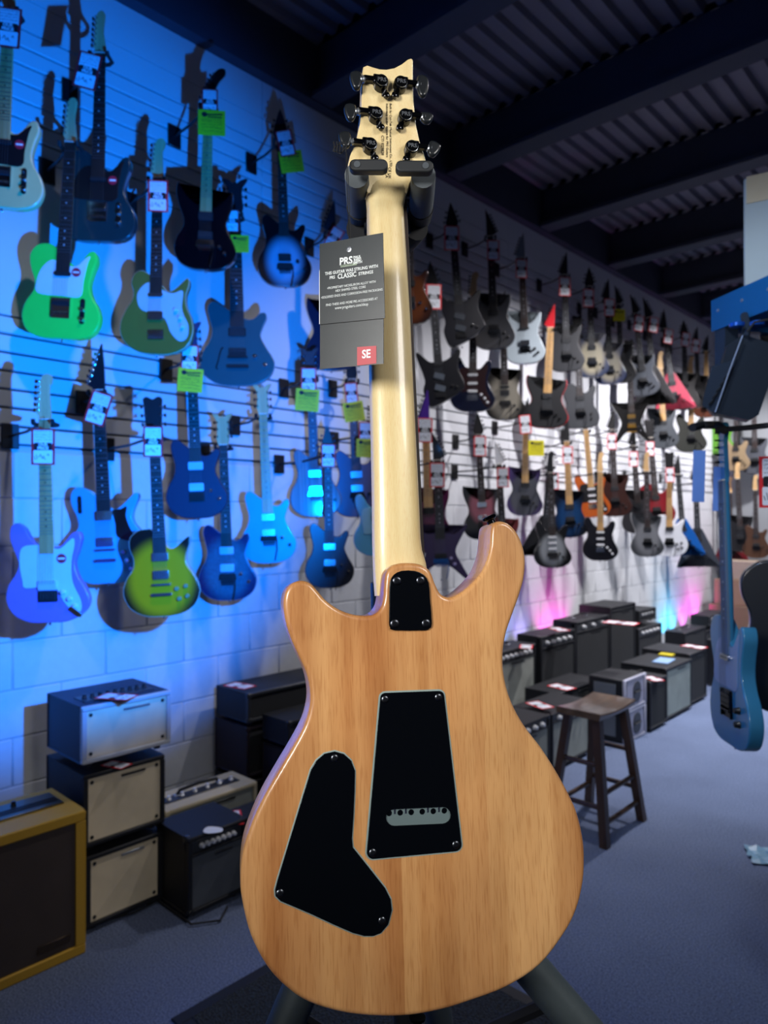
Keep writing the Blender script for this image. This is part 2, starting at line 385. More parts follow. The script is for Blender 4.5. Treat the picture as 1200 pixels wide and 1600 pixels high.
# ceiling: dark corrugated deck above beams
DECK = pm('736f7d', .75, noise=.15, scale=4); BEAM = pm('353a4a', .8, noise=.15, scale=5)
ceil = struct(MB().box((0, (YB+YF)/2, 4.42), (6.7, YB-YF, .04)).done('ceiling', BEAM))
by = [-2.27, -1.02, .25, 1.5, 2.75, 4.0, 5.25, 6.5, 7.75, 9.0]
for i, y in enumerate(by):
    b = MB(); b.box((0, y, 3.965), (6.4, .16, .03)); b.box((0, y, 4.12), (6.4, .03, .3)); b.done('ceiling_beam', BEAM, ceil)
    y1 = by[i+1] if i+1 < len(by) else YB
    m = MB(); vs = []; x = -3.2; P = .12; n = 0
    while x < XR:                         # ribs run along the shop, panel by panel
        for dx, dz in ((0, 0), (.045, 0), (.06, .035), (.105, .035)): vs.append((x+dx, dz))
        x += P
    nn = len(vs); V = [(a, y+.03, 4.27+c) for a, c in vs]+[(a, y1-.03, 4.27+c) for a, c in vs]
    m.add(V, [(k, k+1, nn+k+1, nn+k) for k in range(nn-1)]); m.done('roof_deck_panel', DECK, ceil, ang=20)
struct(MB().box((-3.14, (YB+YF)/2, 4.16), (.12, YB-YF, .44)).done('trim_1', BEAM))
# ------------------------------------------------------------------ wall guitars
SH = {
'strat': [(0,0),(-7,.3),(-13,3.5),(-15.8,9),(-15,15),(-12,20),(-11,24),(-12.5,29),(-14,34),(-13.5,38.5),(-11,40),(-8.5,38),(-6.5,34),(-4,31.5),(-2,31),(2,30.5),(5,30.5),(7,32.5),(9.5,35.5),(12,36),(13.2,33.5),(12,28.5),(10.5,23.5),(11.5,18.5),(14.5,13),(15.8,8),(13,3),(7,.2)],
'tele': [(0,0),(-8,.2),(-13.5,2.5),(-16,8),(-15,14),(-12,19),(-11.5,23),(-13.5,29),(-14,34),(-11.5,38),(-7,39),(-3.5,37.5),(2.8,31.5),(5,30.5),(7.5,32.5),(10,36),(12.5,36.5),(13.5,33),(12,28),(11,23),(12,18.5),(15,13.5),(16,8),(13.5,2.5),(8,.2)],
'lp': [(0,0),(-8,.8),(-14,4.5),(-16.5,11),(-15,17),(-12,21.5),(-11.5,26),(-13,31),(-12.5,35.5),(-9,38.5),(-5,39),(-3,38.5),(2.8,31.5),(4.5,30),(7,30.5),(10.5,33.5),(13,35),(13,32),(11.3,27),(11.5,22.5),(14.5,17.5),(16.5,11),(14,4.5),(8,.8)],
'wolf': [(0,0),(-7,.6),(-12.5,4),(-15,10),(-13.8,16),(-11,21),(-10,26),(-11,31),(-11.8,35.5),(-11,38.5),(-9,39.5),(-6.5,38),(-3,35),(3,31.5),(5.5,31),(7.5,32),(9.3,34),(11.3,34.3),(11.8,32),(10.3,28),(9.3,23.5),(11.5,18),(14.8,11),(12.8,4.3),(7,.6)],
'super': [(0,0),(-7,.5),(-12.5,3.5),(-15,9),(-14,15),(-11,20.5),(-10.8,25),(-13,31),(-14.5,37),(-14,42),(-12,41),(-9,36),(-5,32.5),(-3,32),(3,31),(5.5,31.5),(8.5,34.5),(11.5,38.5),(12.8,38),(12.5,33),(10.5,27),(10,22),(12.5,16),(15,9),(12.5,3.5),(7,.5)],
'vee': [(0,17),(-3,13),(-14,.5),(-18,0),(-18.5,3),(-7,30),(-3,37),(3,37),(7,30),(18.5,3),(18,0),(14,.5),(3,13)],
'exo': [(0,10),(-6,8),(-13,0),(-15.5,.5),(-12,10),(-9,18),(-12,26),(-18,37),(-16,38),(-8,32),(-3,33),(3,33),(8,31),(14,36),(16,35.5),(11,25),(9,18),(12,10),(16,1),(14,0),(6,8)],
'fin': [(-5,0),(-9,2),(-11.5,11),(-10,19),(-14.5,35),(-12.5,37),(-6.5,31),(-3,30),(3,30),(8,32),(14,37),(15.5,35),(13,25),(16.5,14),(15,10),(5,4)],
'supro': [(0,0),(-9,1.5),(-15,6.5),(-16.5,13),(-14,20),(-11,25),(-10.5,29),(-11.5,33),(-10,37),(-7,38.5),(-3,36.5),(2.8,31.5),(5,29),(8,29.5),(12,33),(14.5,35),(15,32),(13.5,27),(14,22),(16.5,16),(17,10),(14.5,4),(8,.5)],
'thorn': [(0,0),(-8,.5),(-13,5),(-14.5,11),(-18,14),(-18.6,16),(-15,20),(-11,24),(-11.5,29),(-13.5,34),(-13,39),(-10,41),(-6,39.5),(-3,37),(2.8,31.5),(6,31.5),(10,35),(13,37.5),(14.3,36),(11.5,29),(12,25),(16,19),(17,12),(14,5),(8,.5)],
}
HD = {   # headstock outlines from the nut up, and the tuner places (x, z, side)
'fender': ([(-2.1,-.5),(-2.2,1.5),(-3.4,3.2),(-2.9,6),(-1.9,14),(-.6,17.6),(1.6,18.4),(3.1,17.2),(2.9,14.6),(1.9,12.4),(2.2,5),(2.1,-.5)], [(-2.6+.15*i, 4+2.3*i, -1) for i in range(6)]),
'tele': ([(-2.1,-.5),(-2.2,1.5),(-3.0,3.0),(-2.7,6),(-2.2,15),(-1.3,18),(.4,18.8),(1.6,17.6),(1.4,15),(1.0,10),(2.0,4),(2.1,-.5)], [(-2.5+.08*i, 4+2.3*i, -1) for i in range(6)]),
'hockey': ([(-2.1,-.5),(-3.3,2.5),(-3.1,6),(-.8,11.5),(2.2,16),(5,18.4),(7.6,18.2),(7.6,15.6),(5,12.4),(3,8),(2.3,3),(2.1,-.5)], [(-3.0+.95*i, 4+2.25*i, -1) for i in range(6)]),
'point': ([(-2.1,-.5),(-2.5,1.5),(-4.4,2.6),(-3.4,6),(1.6,18.6),(2.2,18.4),(2.6,12),(2.6,3),(2.1,-.5)], [(-3.7+.85*i, 4+2.3*i, -1) for i in range(6)]),
'rpoint': ([(2.1,-.5),(2.5,1.5),(4.4,2.6),(3.4,6),(-2.2,18.8),(-2.9,18.4),(-2.6,12),(-2.6,3),(-2.1,-.5)], [(3.7-.85*i, 4+2.3*i, 1) for i in range(6)]),
'three': ([(-2.1,-.5),(-2.6,1.6),(-3.4,3),(-3.9,13),(-4.1,16),(-2.2,16.8),(0,15.6),(2.2,16.8),(4.1,16),(3.9,13),(3.4,3),(2.6,1.6),(2.1,-.5)], [(s*(3.5+.1*i), 4.5+4*i, s) for s in (-1, 1) for i in range(3)]),
'bull': ([(-2.1,-.5),(-2.9,1.8),(-3.3,4),(-2.7,9),(-3.3,13),(-5.2,16.5),(-2.2,15.8),(-1.0,14.4),(0,15.3),(1.0,14.4),(2.2,15.8),(5.2,16.5),(3.3,13),(2.7,9),(3.3,4),(2.9,1.8),(2.1,-.5)], [(s*3.0, 4.5+3.7*i, s) for s in (-1, 1) for i in range(3)]),
'spear': ([(-2.1,-.5),(-3.6,1.5),(-4.3,3.6),(-3.4,7),(-1.4,14),(0,17.5),(1.4,14),(3.4,7),(4.3,3.6),(3.6,1.5),(2.1,-.5)], [(s*(3.9-.9*i), 4.5+3.3*i, s) for s in (-1, 1) for i in range(3)]),
}
NUT = .81
def tunermesh(side, m):
    b = MB(); b.lathe((0, -.001, 0), (0, -1, 0), [(-.004, .0045), (.0, .0045), (.001, .003), (.012, .0028)], 8)
    b.cyl((0, .010, 0), (side*.016, .010, 0), .0022, n=6)
    b.prism([(side*.016+a, c) for a, c in rrect(0, 0, .009, .016, .003, 2)], .006, .014)
    return b.mesh('tuner', m)
TUN = {}
def humb(m2, ring=None, cover=None):
    b = MB(); b.prism(rrect(0, 0, .070, .039, .005, 2), -.010, .001, .001)
    for s in (-1, 1):
        for i in range(6): b.cyl((-.025+.01*i, -.0098, s*.009), (-.025+.01*i, -.0112, s*.009), .0021, n=6)
    return b.mesh('pickup', m2)
def single(m2):
    b = MB(); b.prism(rrect(0, 0, .070, .018, .008, 3), -.009, .001, .001)
    for i in range(6): b.cyl((-.025+.01*i, -.0088, 0), (-.025+.01*i, -.0105, 0), .0022, n=6)
    return b.mesh('pickup', m2)
PK = {}
def pickup(kind, m):
    k = (kind, m.name)
    if k not in PK: PK[k] = humb(m) if kind == 'h' else single(m)
    return PK[k]
BRG = {}
def bridge(kind, m):
    k = (kind, m.name)
    if k in BRG: return BRG[k]
    b = MB()
    if kind == 'floyd':
        b.prism([(-.046,-.004),(.046,-.004),(.044,.018),(.038,.030),(-.038,.030),(-.044,.018)], -.006, .001, .001)
        for i in range(6):
            x = -.026+.0105*i; b.box((x, -.011, .012), (.0088, .010, .026)); b.cyl((x, -.011, -.002), (x, -.013, -.030), .0035, n=6)
        b.cyl((-.035, -.012, -.012), (.035, -.012, -.012), .003, n=6)
        b.tube([(.040, -.008, 0), (.043, -.03, .002), (.043, -.034, -.05), (.03, -.032, -.11)], .0028, 6)
    elif kind == 'hard':
        b.prism(rrect(0, 0, .075, .045, .003, 2), -.003, .001, .0005)
        for i in range(6): b.bbox((-.026+.0105*i, -.007, .0), (.009, .008, .032), .001)
    elif kind == 'tele':
        b.prism(rrect(0, .01, .078, .085, .004, 2), -.002, .001, .0005)
        b.box((-.038, -.005, .01), (.0015, .008, .083)); b.box((.038, -.005, .01), (.0015, .008, .083))
        for i in range(3): b.cyl((-.022+.022*i-.009, -.007, -.010), (-.022+.022*i+.009, -.007, -.010), .0045, n=8)
    else:
        b.prism(rrect(0, .022, .082, .010, .004, 2), -.014, -.004, .001)
        for i in range(6): b.box((-.026+.0105*i, -.016, .022), (.007, .005, .007))
        b.prism(rrect(0, -.022, .090, .014, .006, 2), -.016, -.005, .002)
        for s in (-1, 1):
            for zz in (.022, -.022): b.cyl((s*.038, .001, zz), (s*.038, -.010, zz), .004, n=8)
    BRG[k] = b.mesh('bridge', m); return BRG[k]
KN = {}
def knob(m):
    if m.name not in KN: KN[m.name] = MB().lathe((0, .001, 0), (0, -1, 0), [(0, .0105), (.004, .0105), (.006, .0092), (.016, .0085), (.0175, .007)], 14).mesh('knob', m)
    return KN[m.name]
KP = {'strat': [(6, 12), (8.5, 9.3), (10.5, 6.4)], 'tele': [(9, 12), (9, 8)], 'lp': [(6.5, 12), (10.5, 13), (7.5, 7.5), (11, 8.5)],
      'wolf': [(7, 13.5), (11, 9.5)], 'super': [(7, 11), (9.5, 8)], 'vee': [(6, 14), (9, 8)], 'exo': [(6, 14), (8, 10)],
      'fin': [(8, 13), (11, 12)], 'supro': [(9.5, 20), (11.5, 16.5), (12.5, 12.5)], 'thorn': [(7.5, 13), (9, 9.5), (10.5, 6)]}
SHAPEC = {}
ALLG = []; TIE = {}
def guitar(desc, look, shape, bodym, head='point', headm=None, board=EBONY, p=(0, 0, 0, 0), off=.25, yaw=42, picks=(('h', 15.5, BLKM), ('h', 26, BLKM)),
           brg=('floyd', DKMET), knobs=BLK, guard=None, binding=None, tm=DKMET, tags=(), slant=0., group='guitars hanging on the slat wall', z0=11.5, extra=None, hang=True, plane=None, tagdesc=None, wscale=1.):
    xh, yt, xb, yb = p
    if plane: base, zc = plane
    else: base, zc = wallpt(xb, yb, off)
    L = (yb-yt)*zc/F; roll = math.atan2((xh-xb), (yb-yt)); L /= math.cos(roll)
    hp, tu = HD[head]; top = NUT+max(q[1] for q in hp)/100
    s = L/top; ALLG.append((desc, round(s, 2)))
    a = math.radians(90-yaw)
    g = thing('electric_guitar', look, 'guitar', base, (0, roll, a), group); g.scale = (s*wscale, s, s)
    headm = headm or BLK
    k = (shape, bodym.name)
    if k not in SHAPEC: SHAPEC[k] = MB().prism(cat([(x/100, z/100) for x, z in SH[shape]]), 0, .042, .005, .005).mesh('body', bodym)
    body = ob('body', SHAPEC[k], g)
    if binding:
        kb = (shape, 'bind', binding.name)
        if kb not in SHAPEC:
            pts = cat([(x/100, z/100) for x, z in SH[shape]]); nr = vnorm(pts)
            SHAPEC[kb] = MB().prism([(q[0]+n[0]*.0012, q[1]+n[1]*.0012) for q, n in zip(pts, nr)], .0035, .009, .001, .001).mesh('binding', binding)
        ob('binding', SHAPEC[kb], g)
    # neck, board, headstock
    ke = ('neck', board.name, headm.name, head)
    if ke not in SHAPEC:
        n = MB(); rings = []
        for z, wd, dp in ((.27, .028, .020), (.50, .0255, .021), (NUT-.02, .0215, .019), (NUT+.012, .021, .016)):
            rings.append([(math.cos(t)*wd, .002+math.sin(t)*dp, z) for t in [math.pi*i/8 for i in range(9)]])
        n.loft(rings)
        nm = n.mesh('neck', MAPLE if board is MAPLE else headm if headm is not BLK else pm('2b1a12', .5))
        fb = MB().prism([(-.0285, .275), (.0285, .275), (.0215, NUT), (-.0215, NUT)], -.005, .0025, .001).mesh('fretboard', board)
        fr = MB()
        for i in range(1, 22):
            z = NUT-.648*(1-2**(-i/12)); wd = .0215+(.007)*(NUT-z)/(NUT-.275)
            fr.box((0, -.0055, z), (wd*2, .0016, .0018))
        frm = fr.mesh('frets', WIRE)
        inl = MB()
        for i in (3, 5, 7, 9, 12, 15, 17, 19):
            za = NUT-.648*(1-2**(-(i-.5)/12))
            inl.lathe((0, -.0048, za), (0, -1, 0), [(0, .0035), (.0008, .0033)], 8)
        inm = inl.mesh('inlays', pm('cfd3da', .3) if board is not MAPLE else BLK)
        nu = MB().box((0, -.003, NUT+.002), (.043, .009, .004)).mesh('nut', NUTW)
        hs = MB().prism([(x/100, NUT+z/100) for x, z in (cat(hp, 2) if head not in ('spear',) else hp)], .0005, .0145, .001, .001).mesh('headstock', headm)
        st = MB()
        for i in range(6):
            x0 = -.0175+.007*i; st.cyl((x0*1.5, -.0145, .155), (x0, -.0085, NUT), .0005, n=4)
        stm = st.mesh('strings', WIRE)
        SHAPEC[ke] = (nm, fb, frm, inm, nu, hs, stm)
    nm, fb, frm, inm, nu, hs, stm = SHAPEC[ke]
    ob('neck', nm, g); fbo = ob('fretboard', fb, g)
    fo = ob('frets', frm, fbo); fo['kind'] = 'stuff'
    ob('inlays', inm, fbo)['kind'] = 'stuff'
    ob('nut', nu, g); hso = ob('headstock', hs, g); ob('strings', stm, g)['kind'] = 'stuff'
    for x, z, sd in tu:
        if (sd, tm.name) not in TUN: TUN[(sd, tm.name)] = tunermesh(sd, tm)
        ob('tuner', TUN[(sd, tm.name)], hso, (x/100-sd*.002, 0, NUT+z/100))
    if guard:
        pts, gm = guard; kk = (str(pts), gm.name)
        if kk not in SHAPEC: SHAPEC[kk] = MB().prism(cat([(x/100, z/100) for x, z in pts]), -.0022, .0005, .0008).mesh('pickguard', gm)
        ob('pickguard', SHAPEC[kk], g)
    for kd, z, m in picks:
        ob('pickup', pickup(kd, m), g, (0, 0, z/100), (0, slant, 0))
    bo = ob('bridge', bridge(*brg), g, (0, 0, z0/100))
    for x, z in KP[shape]: ob('knob', knob(knobs), g, (x/100, 0, z/100))
    for sz, px_, nn in ((0, 0, (0, 0, -1)),):
        MB().lathe((0, .021, .001), (0, 0, -1), [(0, .006), (.003, .005), (.008, .0035), (.011, .006), (.013, .005)], 10).done('strap_button', CHROME, g)
    if extra: extra(g)
    # hanger with its plate clipped in the slats
    R = g.matrix_basis
    nut = R @ Vector((0, .006, NUT-.004)); TIE[desc] = (R @ Vector((0, -.004, NUT+.012)), s)
    if hang:
        dd = tagdesc or desc
        h = thing('wall_hanger', 'black wall hanger holding the '+dd, 'guitar hanger', (-3.15, nut.y, nut.z-.03), group='wall hangers')
        MB().bbox((.006, 0, 0), (.012, .07, .105), .003).done('back_plate', BLK, h)
        ax = nut.x+3.15
        q = MB().tube([(.01, 0, 0), (ax*.5, 0, .004), (ax-.055, 0, .02)], .006, 8); q.done('arm', BLK, h)
        yk = MB(); dirx = Vector((math.sin(math.radians(yaw)), math.cos(math.radians(yaw)), 0)); nrm = Vector((math.cos(math.radians(yaw)), -math.sin(math.radians(yaw)), 0))
        C = Vector((ax, 0, .018))
        for sg in (-1, 1):
            yk.tube([C-nrm*.045, C-nrm*.04+dirx*sg*.022, C-nrm*.025+dirx*sg*.038, C+nrm*.02+dirx*sg*.036, C+nrm*.028+dirx*sg*.034+Vector((0, 0, .014))], .008, 8)
        yk.done('yoke', BLKM, h)
    return g, nut
# price tags
TAGR = pm('d8222a', .6); TAGW = pm('dfe6ee', .6); TAGY = pm('d8d018', .6); INK = pm('14151b', .7)
def scribble(b, x0, x1, z, hgt, n, y=-.0012, th=.0007, seed=1):
    r = random.Random(seed); px = x0; pz = z
    for i in range(n):
        nx = x0+(x1-x0)*(i+1)/n; nz = z+r.uniform(-hgt, hgt)
        v = Vector((nx-px, 0, nz-pz)); l = v.length or 1; t = Vector((-v.z, 0, v.x))/l*th
        if r.random() > .18:
            b.add([(px-t.x, y, pz-t.z), (nx-t.x, y, nz-t.z), (nx+t.x, y, nz+t.z), (px+t.x, y, pz+t.z)], [(0, 1, 2, 3)])
        px, pz = nx, nz
TG = {}
def tagmeshes():
    b = MB(); b.box((0, 0, 0), (.090, .0012, .145)); TG['card'] = b.mesh('card', TAGR)
    b = MB(); b.prism(rrect(0, .038, .073, .056, .004, 2), -.0009, -.0005); b.prism(rrect(0, -.040, .073, .052, .004, 2), -.0009, -.0005)
    TG['panel'] = b.mesh('writing_panel', TAGW)
    b = MB(); b.prism(rrect(0, .001, .070, .030, .006, 2), -.0011, -.0006); TG['band'] = b.mesh('black_band', INK)
    b = MB(); 
    for k, z in enumerate((.060, .049, .038, .027)): scribble(b, -.032, .032, z, .0032, 22, seed=k)
    scribble(b, -.034, -.022, -.040, .012, 6, th=.0011, seed=9); scribble(b, -.018, .032, -.040, .012, 12, th=.0011, seed=11)
    TG['writing'] = b.mesh('handwriting', INK)
    TG['our'] = textmesh('OUR', .016, TAGW, bold=.0008); TG['price'] = textmesh('PRICE', .016, TAGW, bold=.0008)
    b = MB(); b.box((0, 0, 0), (.105, .0012, .100)); TG['ycard'] = b.mesh('card', TAGY)
    b = MB(); b.prism(cat([(-.038, .028), (-.030, .021), (-.020, .024), (-.014, .028), (.038, .031), (.042, .035), (.036, .037), (-.014, .034), (-.020, .039), (-.030, .041), (-.038, .036)], 3), -.0012, -.0007)
    b.box((.012, -.001, .022), (.055, .0005, .005)); b.box((.0, -.001, .012), (.078, .0005, .0012))
    TG['glogo'] = b.mesh('guitar_emblem', INK)
    b = MB()
    for k, z in enumerate((.004, -.008, -.020, -.034)): scribble(b, -.040, .040, z, .0034, 24, seed=20+k)
    TG['ywrite'] = b.mesh('handwriting', INK)
tagmeshes()
def pricetag(loc, rz, roll, desc, size=1., flat=False, where='hanging from the '):
    t = thing('price_tag', 'red-bordered white price tag '+where+desc, 'price tag', loc, (math.radians(-90) if flat else 0, roll, rz) if not flat else (0, 0, 0), 'red-bordered price tags')
    if flat: t.rotation_euler = (Matrix.Rotation(rz, 3, 'Z') @ Matrix.Rotation(math.radians(-90), 3, 'X') @ Matrix.Rotation(roll, 3, 'Y')).to_euler()
    t.scale = (size,)*3
    ob('card', TG['card'], t); ob('writing_panel', TG['panel'], t); ob('black_band', TG['band'], t); ob('handwriting', TG['writing'], t)['kind'] = 'stuff'
    ob('lettering', TG['our'], t, (0, -.0013, .0085), (math.pi/2, 0, 0)); ob('lettering', TG['price'], t, (0, -.0013, -.006), (math.pi/2, 0, 0))
    return t
def yellowtag(loc, rz, roll, desc, size=1.):
    t = thing('sale_tag', 'yellow handwritten sale tag hanging from the '+desc, 'sale tag', loc, (0, roll, rz), 'yellow sale tags')
    t.scale = (size,)*3
    ob('card', TG['ycard'], t); ob('guitar_emblem', TG['glogo'], t); ob('handwriting', TG['ywrite'], t)['kind'] = 'stuff'; return t
def tags(desc, off, *L):
    for i, (kind, px, py, deg, sz) in enumerate(L):
        P, z = wallpt(px, py, off+.07+.012*i)
        f = pricetag if kind == 'r' else yellowtag
        rz, ro = math.radians(50), math.radians(deg)
        t = f(P, rz, ro, desc, sz)
        M = Matrix.Translation(P) @ Matrix.Rotation(rz, 4, 'Z') @ Matrix.Rotation(ro, 4, 'Y') @ Matrix.Scale(sz, 4)
        q = M.inverted() @ TIE[desc][0]; top = .066 if kind == 'r' else .044
        MB().tube([(0, 0, top), (q.x*.3, q.y*.4-.004, max(top+.01, q.z*.5+top*.5)), q], .0011/sz, 5).done('tie', BLKM, t)
G = {}
SG = [(-2,31),(-9,30.5),(-10.5,25),(-9.5,17),(-8,14),(2,14.5),(6,8.5),(10,3.4),(12.6,4.6),(12.4,9),(9.5,16),(9.2,24),(10.5,31),(10,33.5),(8,32),(5,29.5),(2,29.8)]
TGD = [(-3,32),(-6,31.5),(-9,28),(-10.5,23),(-9.8,18.2),(0,17.5),(7.6,17.6),(8.6,24),(9.8,31),(10.8,34.4),(8.6,33),(6,30.4),(2.8,30)]
SUG = [(-3,33),(-8,29),(-8.5,24),(-6,20),(2,18),(5,15),(7,10),(11,6),(14.5,7.5),(15.2,13),(13,18),(12,22),(12.4,29),(8,28),(4,29)]
THG = [(3.5,30.5),(7,31),(9.5,32),(9,28),(10,24),(12,19),(10,17.5),(5,19.5),(4.5,25)]
def sticker(x, z, r=.019):
    def f(g):
        s = MB().lathe((x, -.0022, z), (0, -1, 0), [(0, r), (.0005, r)], 20).done('round_sticker', pm('b02038', .5), g)
        MB().prism(rrect(x, z, r*1.4, r*.35, .001, 2), -.0032, -.0026).done('sticker_print', WHITE, s)
    return f
def teleplate(m1=DKMET, m2=CHROME):
    def f(g):
        MB().prism(rrect(.088, .115, .020, .105, .009, 4), -.0025, .0005, .0006).done('control_plate', m1, g)
        MB().cyl((.088, 0, .145), (.088, -.018, .148), .002, n=6).done('switch', m2, g)
    return f
def both(*fs):
    def f(g):
        for q in fs: q(g)
    return f
def jack(g): MB().prism([(a*.8+.1, b*.5+.04) for a, b in ((-.03, .02), (-.02, .045), (.0, .03), (.04, -.02), (.03, -.045), (.01, -.035))], -.004, .001, .001).done('jack_plate', CHROME, g)
def logo(txt, m, rz=0):
    def f(g): ob('lettering', textmesh(txt, .03, m, bold=.0005), g, (.0, -.0009, NUT+.09), (math.pi/2, math.radians(-80), 0))
    return f
NICK = pm('b9bec6', .25, 1.); CREAM = pm('d9d2b8', .5)
def add(key, desc, look, *a, **k):
    G[key] = guitar(desc, look, *a, **k)
HW = wood('c09a66', 'e0bf8c', .4, .3, 30, 2, .05, 'pale_headstock_wood')
# --- left part, upper row
add(1, 'cream guitar at the left edge', 'cream guitar with black pickguard, cut by the left edge of the photo', 'tele', pm('c8bd80', .3, coat=.6), 'tele', HW, MAPLE,
    p=(14, -62, -2, 322), off=.34, yaw=38, picks=(('s', 26.5, BLKM), ('s', 14, BLKM)), brg=('tele', CHROME), z0=11.5, guard=(TGD, BLK), knobs=CHROME, tm=CHROME, extra=both(sticker(.065, .262), teleplate(BLK)), binding=CREAM)
tags('cream guitar at the left edge', .34, ('r', 10, 40, 4, 1.))
add(2, 'dark green guitar with pale headstock', 'dark green single cut guitar with black pickguard below a slanted price tag', 'tele', pm('123034', .25, coat=.7), 'tele', HW, ROSE,
    p=(156, 13, 151, 375), off=.30, yaw=44, picks=(('s', 26.5, BLKM), ('s', 14, CHROME)), brg=('tele', CHROME), guard=(TGD, BLK), knobs=CHROME, tm=CHROME, extra=both(sticker(.062, .262), teleplate(CHROME)))
tags('dark green guitar with pale headstock', .30, ('r', 135, 108, 12, 1.))
add(3, 'mint green guitar', 'bright mint green guitar with white pickguard and red sticker', 'tele', pm('30f050', .3, coat=.6), 'tele', HW, ROSE,
    p=(112, 150, 92, 528), off=.22, yaw=46, picks=(('s', 26.5, BLKM), ('s', 14.5, BLKM)), brg=('tele', CHROME), guard=(TGD, pm('cfe4ea', .4)), knobs=CHROME, tm=CHROME, extra=both(sticker(.055, .275), teleplate(BLK)))
add(4, 'olive gold guitar with pale guard', 'olive gold guitar with curved pale pickguard and horseshoe tailpiece', 'supro', pm('6f6a2c', .3, coat=.6), 'fender', HW, ROSE,
    p=(246, 214, 242, 553), off=.26, yaw=48, picks=(('s', 27, CHROME), ('h', 17.5, CHROME)), brg=('hard', CHROME), z0=9, guard=(SUG, pm('a9c0c8', .35)), knobs=pm('a9d0e8', .3), tm=CHROME, binding=CREAM)
tags('olive gold guitar with pale guard', .26, ('r', 246, 305, 0, .95))
add(5, 'glossy black guitar with curved headstock', 'glossy black double cutaway guitar with curved headstock and pale fretboard', 'super', pm('05060c', .15, coat=1.), 'hockey', pm('14110f', .4), MAPLE,
    p=(326, 103, 319, 420), off=.30, yaw=42, picks=(('h', 16.5, BLKM), ('h', 26, BLKM)), brg=('floyd', CHROME), knobs=BLK, tm=CHROME)
tags('glossy black guitar with curved headstock', .30, ('r', 327, 157, 0, .8), ('y', 330, 190, 0, 1.15))
def fhole(g):
    MB().tube([(-.082, -.001, .075), (-.088, -.001, .085), (-.080, -.001, .11), (-.074, -.001, .14), (-.066, -.001, .17), (-.060, -.001, .18), (-.058, -.001, .172)], .003, 6).done('sound_hole', BLK, g)
add(6, 'slate green guitar with sound hole', 'large slate green semi hollow guitar with a curved sound hole', 'wolf', pm('1e5458', .35, coat=.5), 'bull', pm('131a20', .4), EBONY,
    p=(366, 278, 372, 602), off=.18, yaw=42, picks=(('h', 15.5, BLKM), ('h', 25, BLKM)), brg=('stop', BLKM), z0=11, knobs=CHROME, tm=DKMET, binding=pm('6f8c92', .4), extra=fhole, wscale=1.15)
tags('slate green guitar with sound hole', .18, ('r', 362, 344, 0, .75), ('y', 374, 380, 0, .85))
add(7, 'silver burst guitar with black rim', 'silver guitar fading to a black rim, one pickup, arrow shaped black headstock', 'wolf', burst('8fa3b8', '05060b', .20, .42, 0, .34), 'spear', pm('10141b', .4), ROSE,
    p=(437, 168, 446, 446), off=.28, yaw=38, picks=(('h', 15.5, BLKM),), brg=('floyd', BLKM), z0=9.5, tm=DKMET)
tags('silver burst guitar with black rim', .28, ('r', 446, 222, -13, .9), ('y', 455, 251, -9, 1.1))
add(8, 'midnight blue guitar behind the hang tag', 'midnight blue guitar half hidden behind the black hang tag', 'super', pm('0d1c38', .3, coat=.7), 'point', pm('20242c', .5), ROSE,
    p=(517, 312, 518, 578), off=.2, yaw=40)
tags('midnight blue guitar behind the hang tag', .2, ('r', 522, 370, 30, .8))
# --- left part, lower row
add(9, 'lilac guitar', 'lilac double cutaway guitar with pale guard, lowest at the left edge', 'strat', pm('9070c0', .3, coat=.6), 'fender', HW, MAPLE,
    p=(68, 584, 76, 973), off=.38, yaw=40, picks=(('h', 15, pm('a9bcd8', .4)),), brg=('hard', BLKM), z0=10.5, guard=(SG, pm('b9d0ee', .4)), knobs=pm('b9d0ee', .4), tm=CHROME, extra=both(sticker(.055, .255), jack))
tags('lilac guitar', .38, ('r', 67, 698, 0, .92))
def slots(g):
    MB().prism(rrect(-.098, .335, .016, .075, .008, 4), -.002, .0005).done('switch_plate', BLK, g)
    MB().prism(cat([(x/100, z/100) for x, z in THG], 3), -.0022, .0005, .0008).done('pickguard', pm('23100f', .3, coat=.6), g)
    for i in range(2): MB().cyl((-.098, 0, .318+.034*i), (-.098, -.010, .318+.034*i), .004, n=8).done('switch', CHROME, g)
add(10, 'sky blue guitar with pointed left horn', 'sky blue guitar with chrome pickups, dark red guard and pointed lower horn', 'thorn', pm('45a8d0', .35, coat=.5), 'point', pm('10151c', .4), ROSE,
    p=(150, 541, 168, 912), off=.19, yaw=44, picks=(('h', 28.5, CHROME), ('h', 17.5, CHROME)), brg=('stop', CHROME), z0=12, knobs=CHROME, tm=CHROME, extra=slots)
tags('sky blue guitar with pointed left horn', .19, ('r', 153, 638, 17, .95))
add(11, 'yellow sunburst guitar', 'yellow sunburst single cut guitar with dark rim and trapezoid inlays', 'lp', burst('f09a08', '14100c', .33, .52), 'three', BLK, ROSE,
    p=(238, 620, 255, 963), off=.46, yaw=40, picks=(('h', 26.5, NICK), ('h', 18.5, NICK)), brg=('stop', NICK), z0=12, knobs=pm('8f8a60', .3), tm=CHROME, binding=CREAM)
tags('yellow sunburst guitar', .46, ('r', 239, 690, 0, .85))
add(12, 'matte navy guitar', 'matte navy guitar with two pale pickups, left of centre', 'wolf', pm('0f1c3c', .6), 'bull', pm('1d2c55', .5), ROSE,
    p=(297, 503, 309, 810), off=.26, yaw=40, picks=(('h', 26, pm('8fd0e8', .4)), ('h', 15.5, pm('8fd0e8', .4))), brg=('hard', BLKM), z0=10.5, knobs=CHROME)
tags('matte navy guitar', .26, ('r', 296, 560, 2, .85), ('y', 297, 594, 4, 1.05))
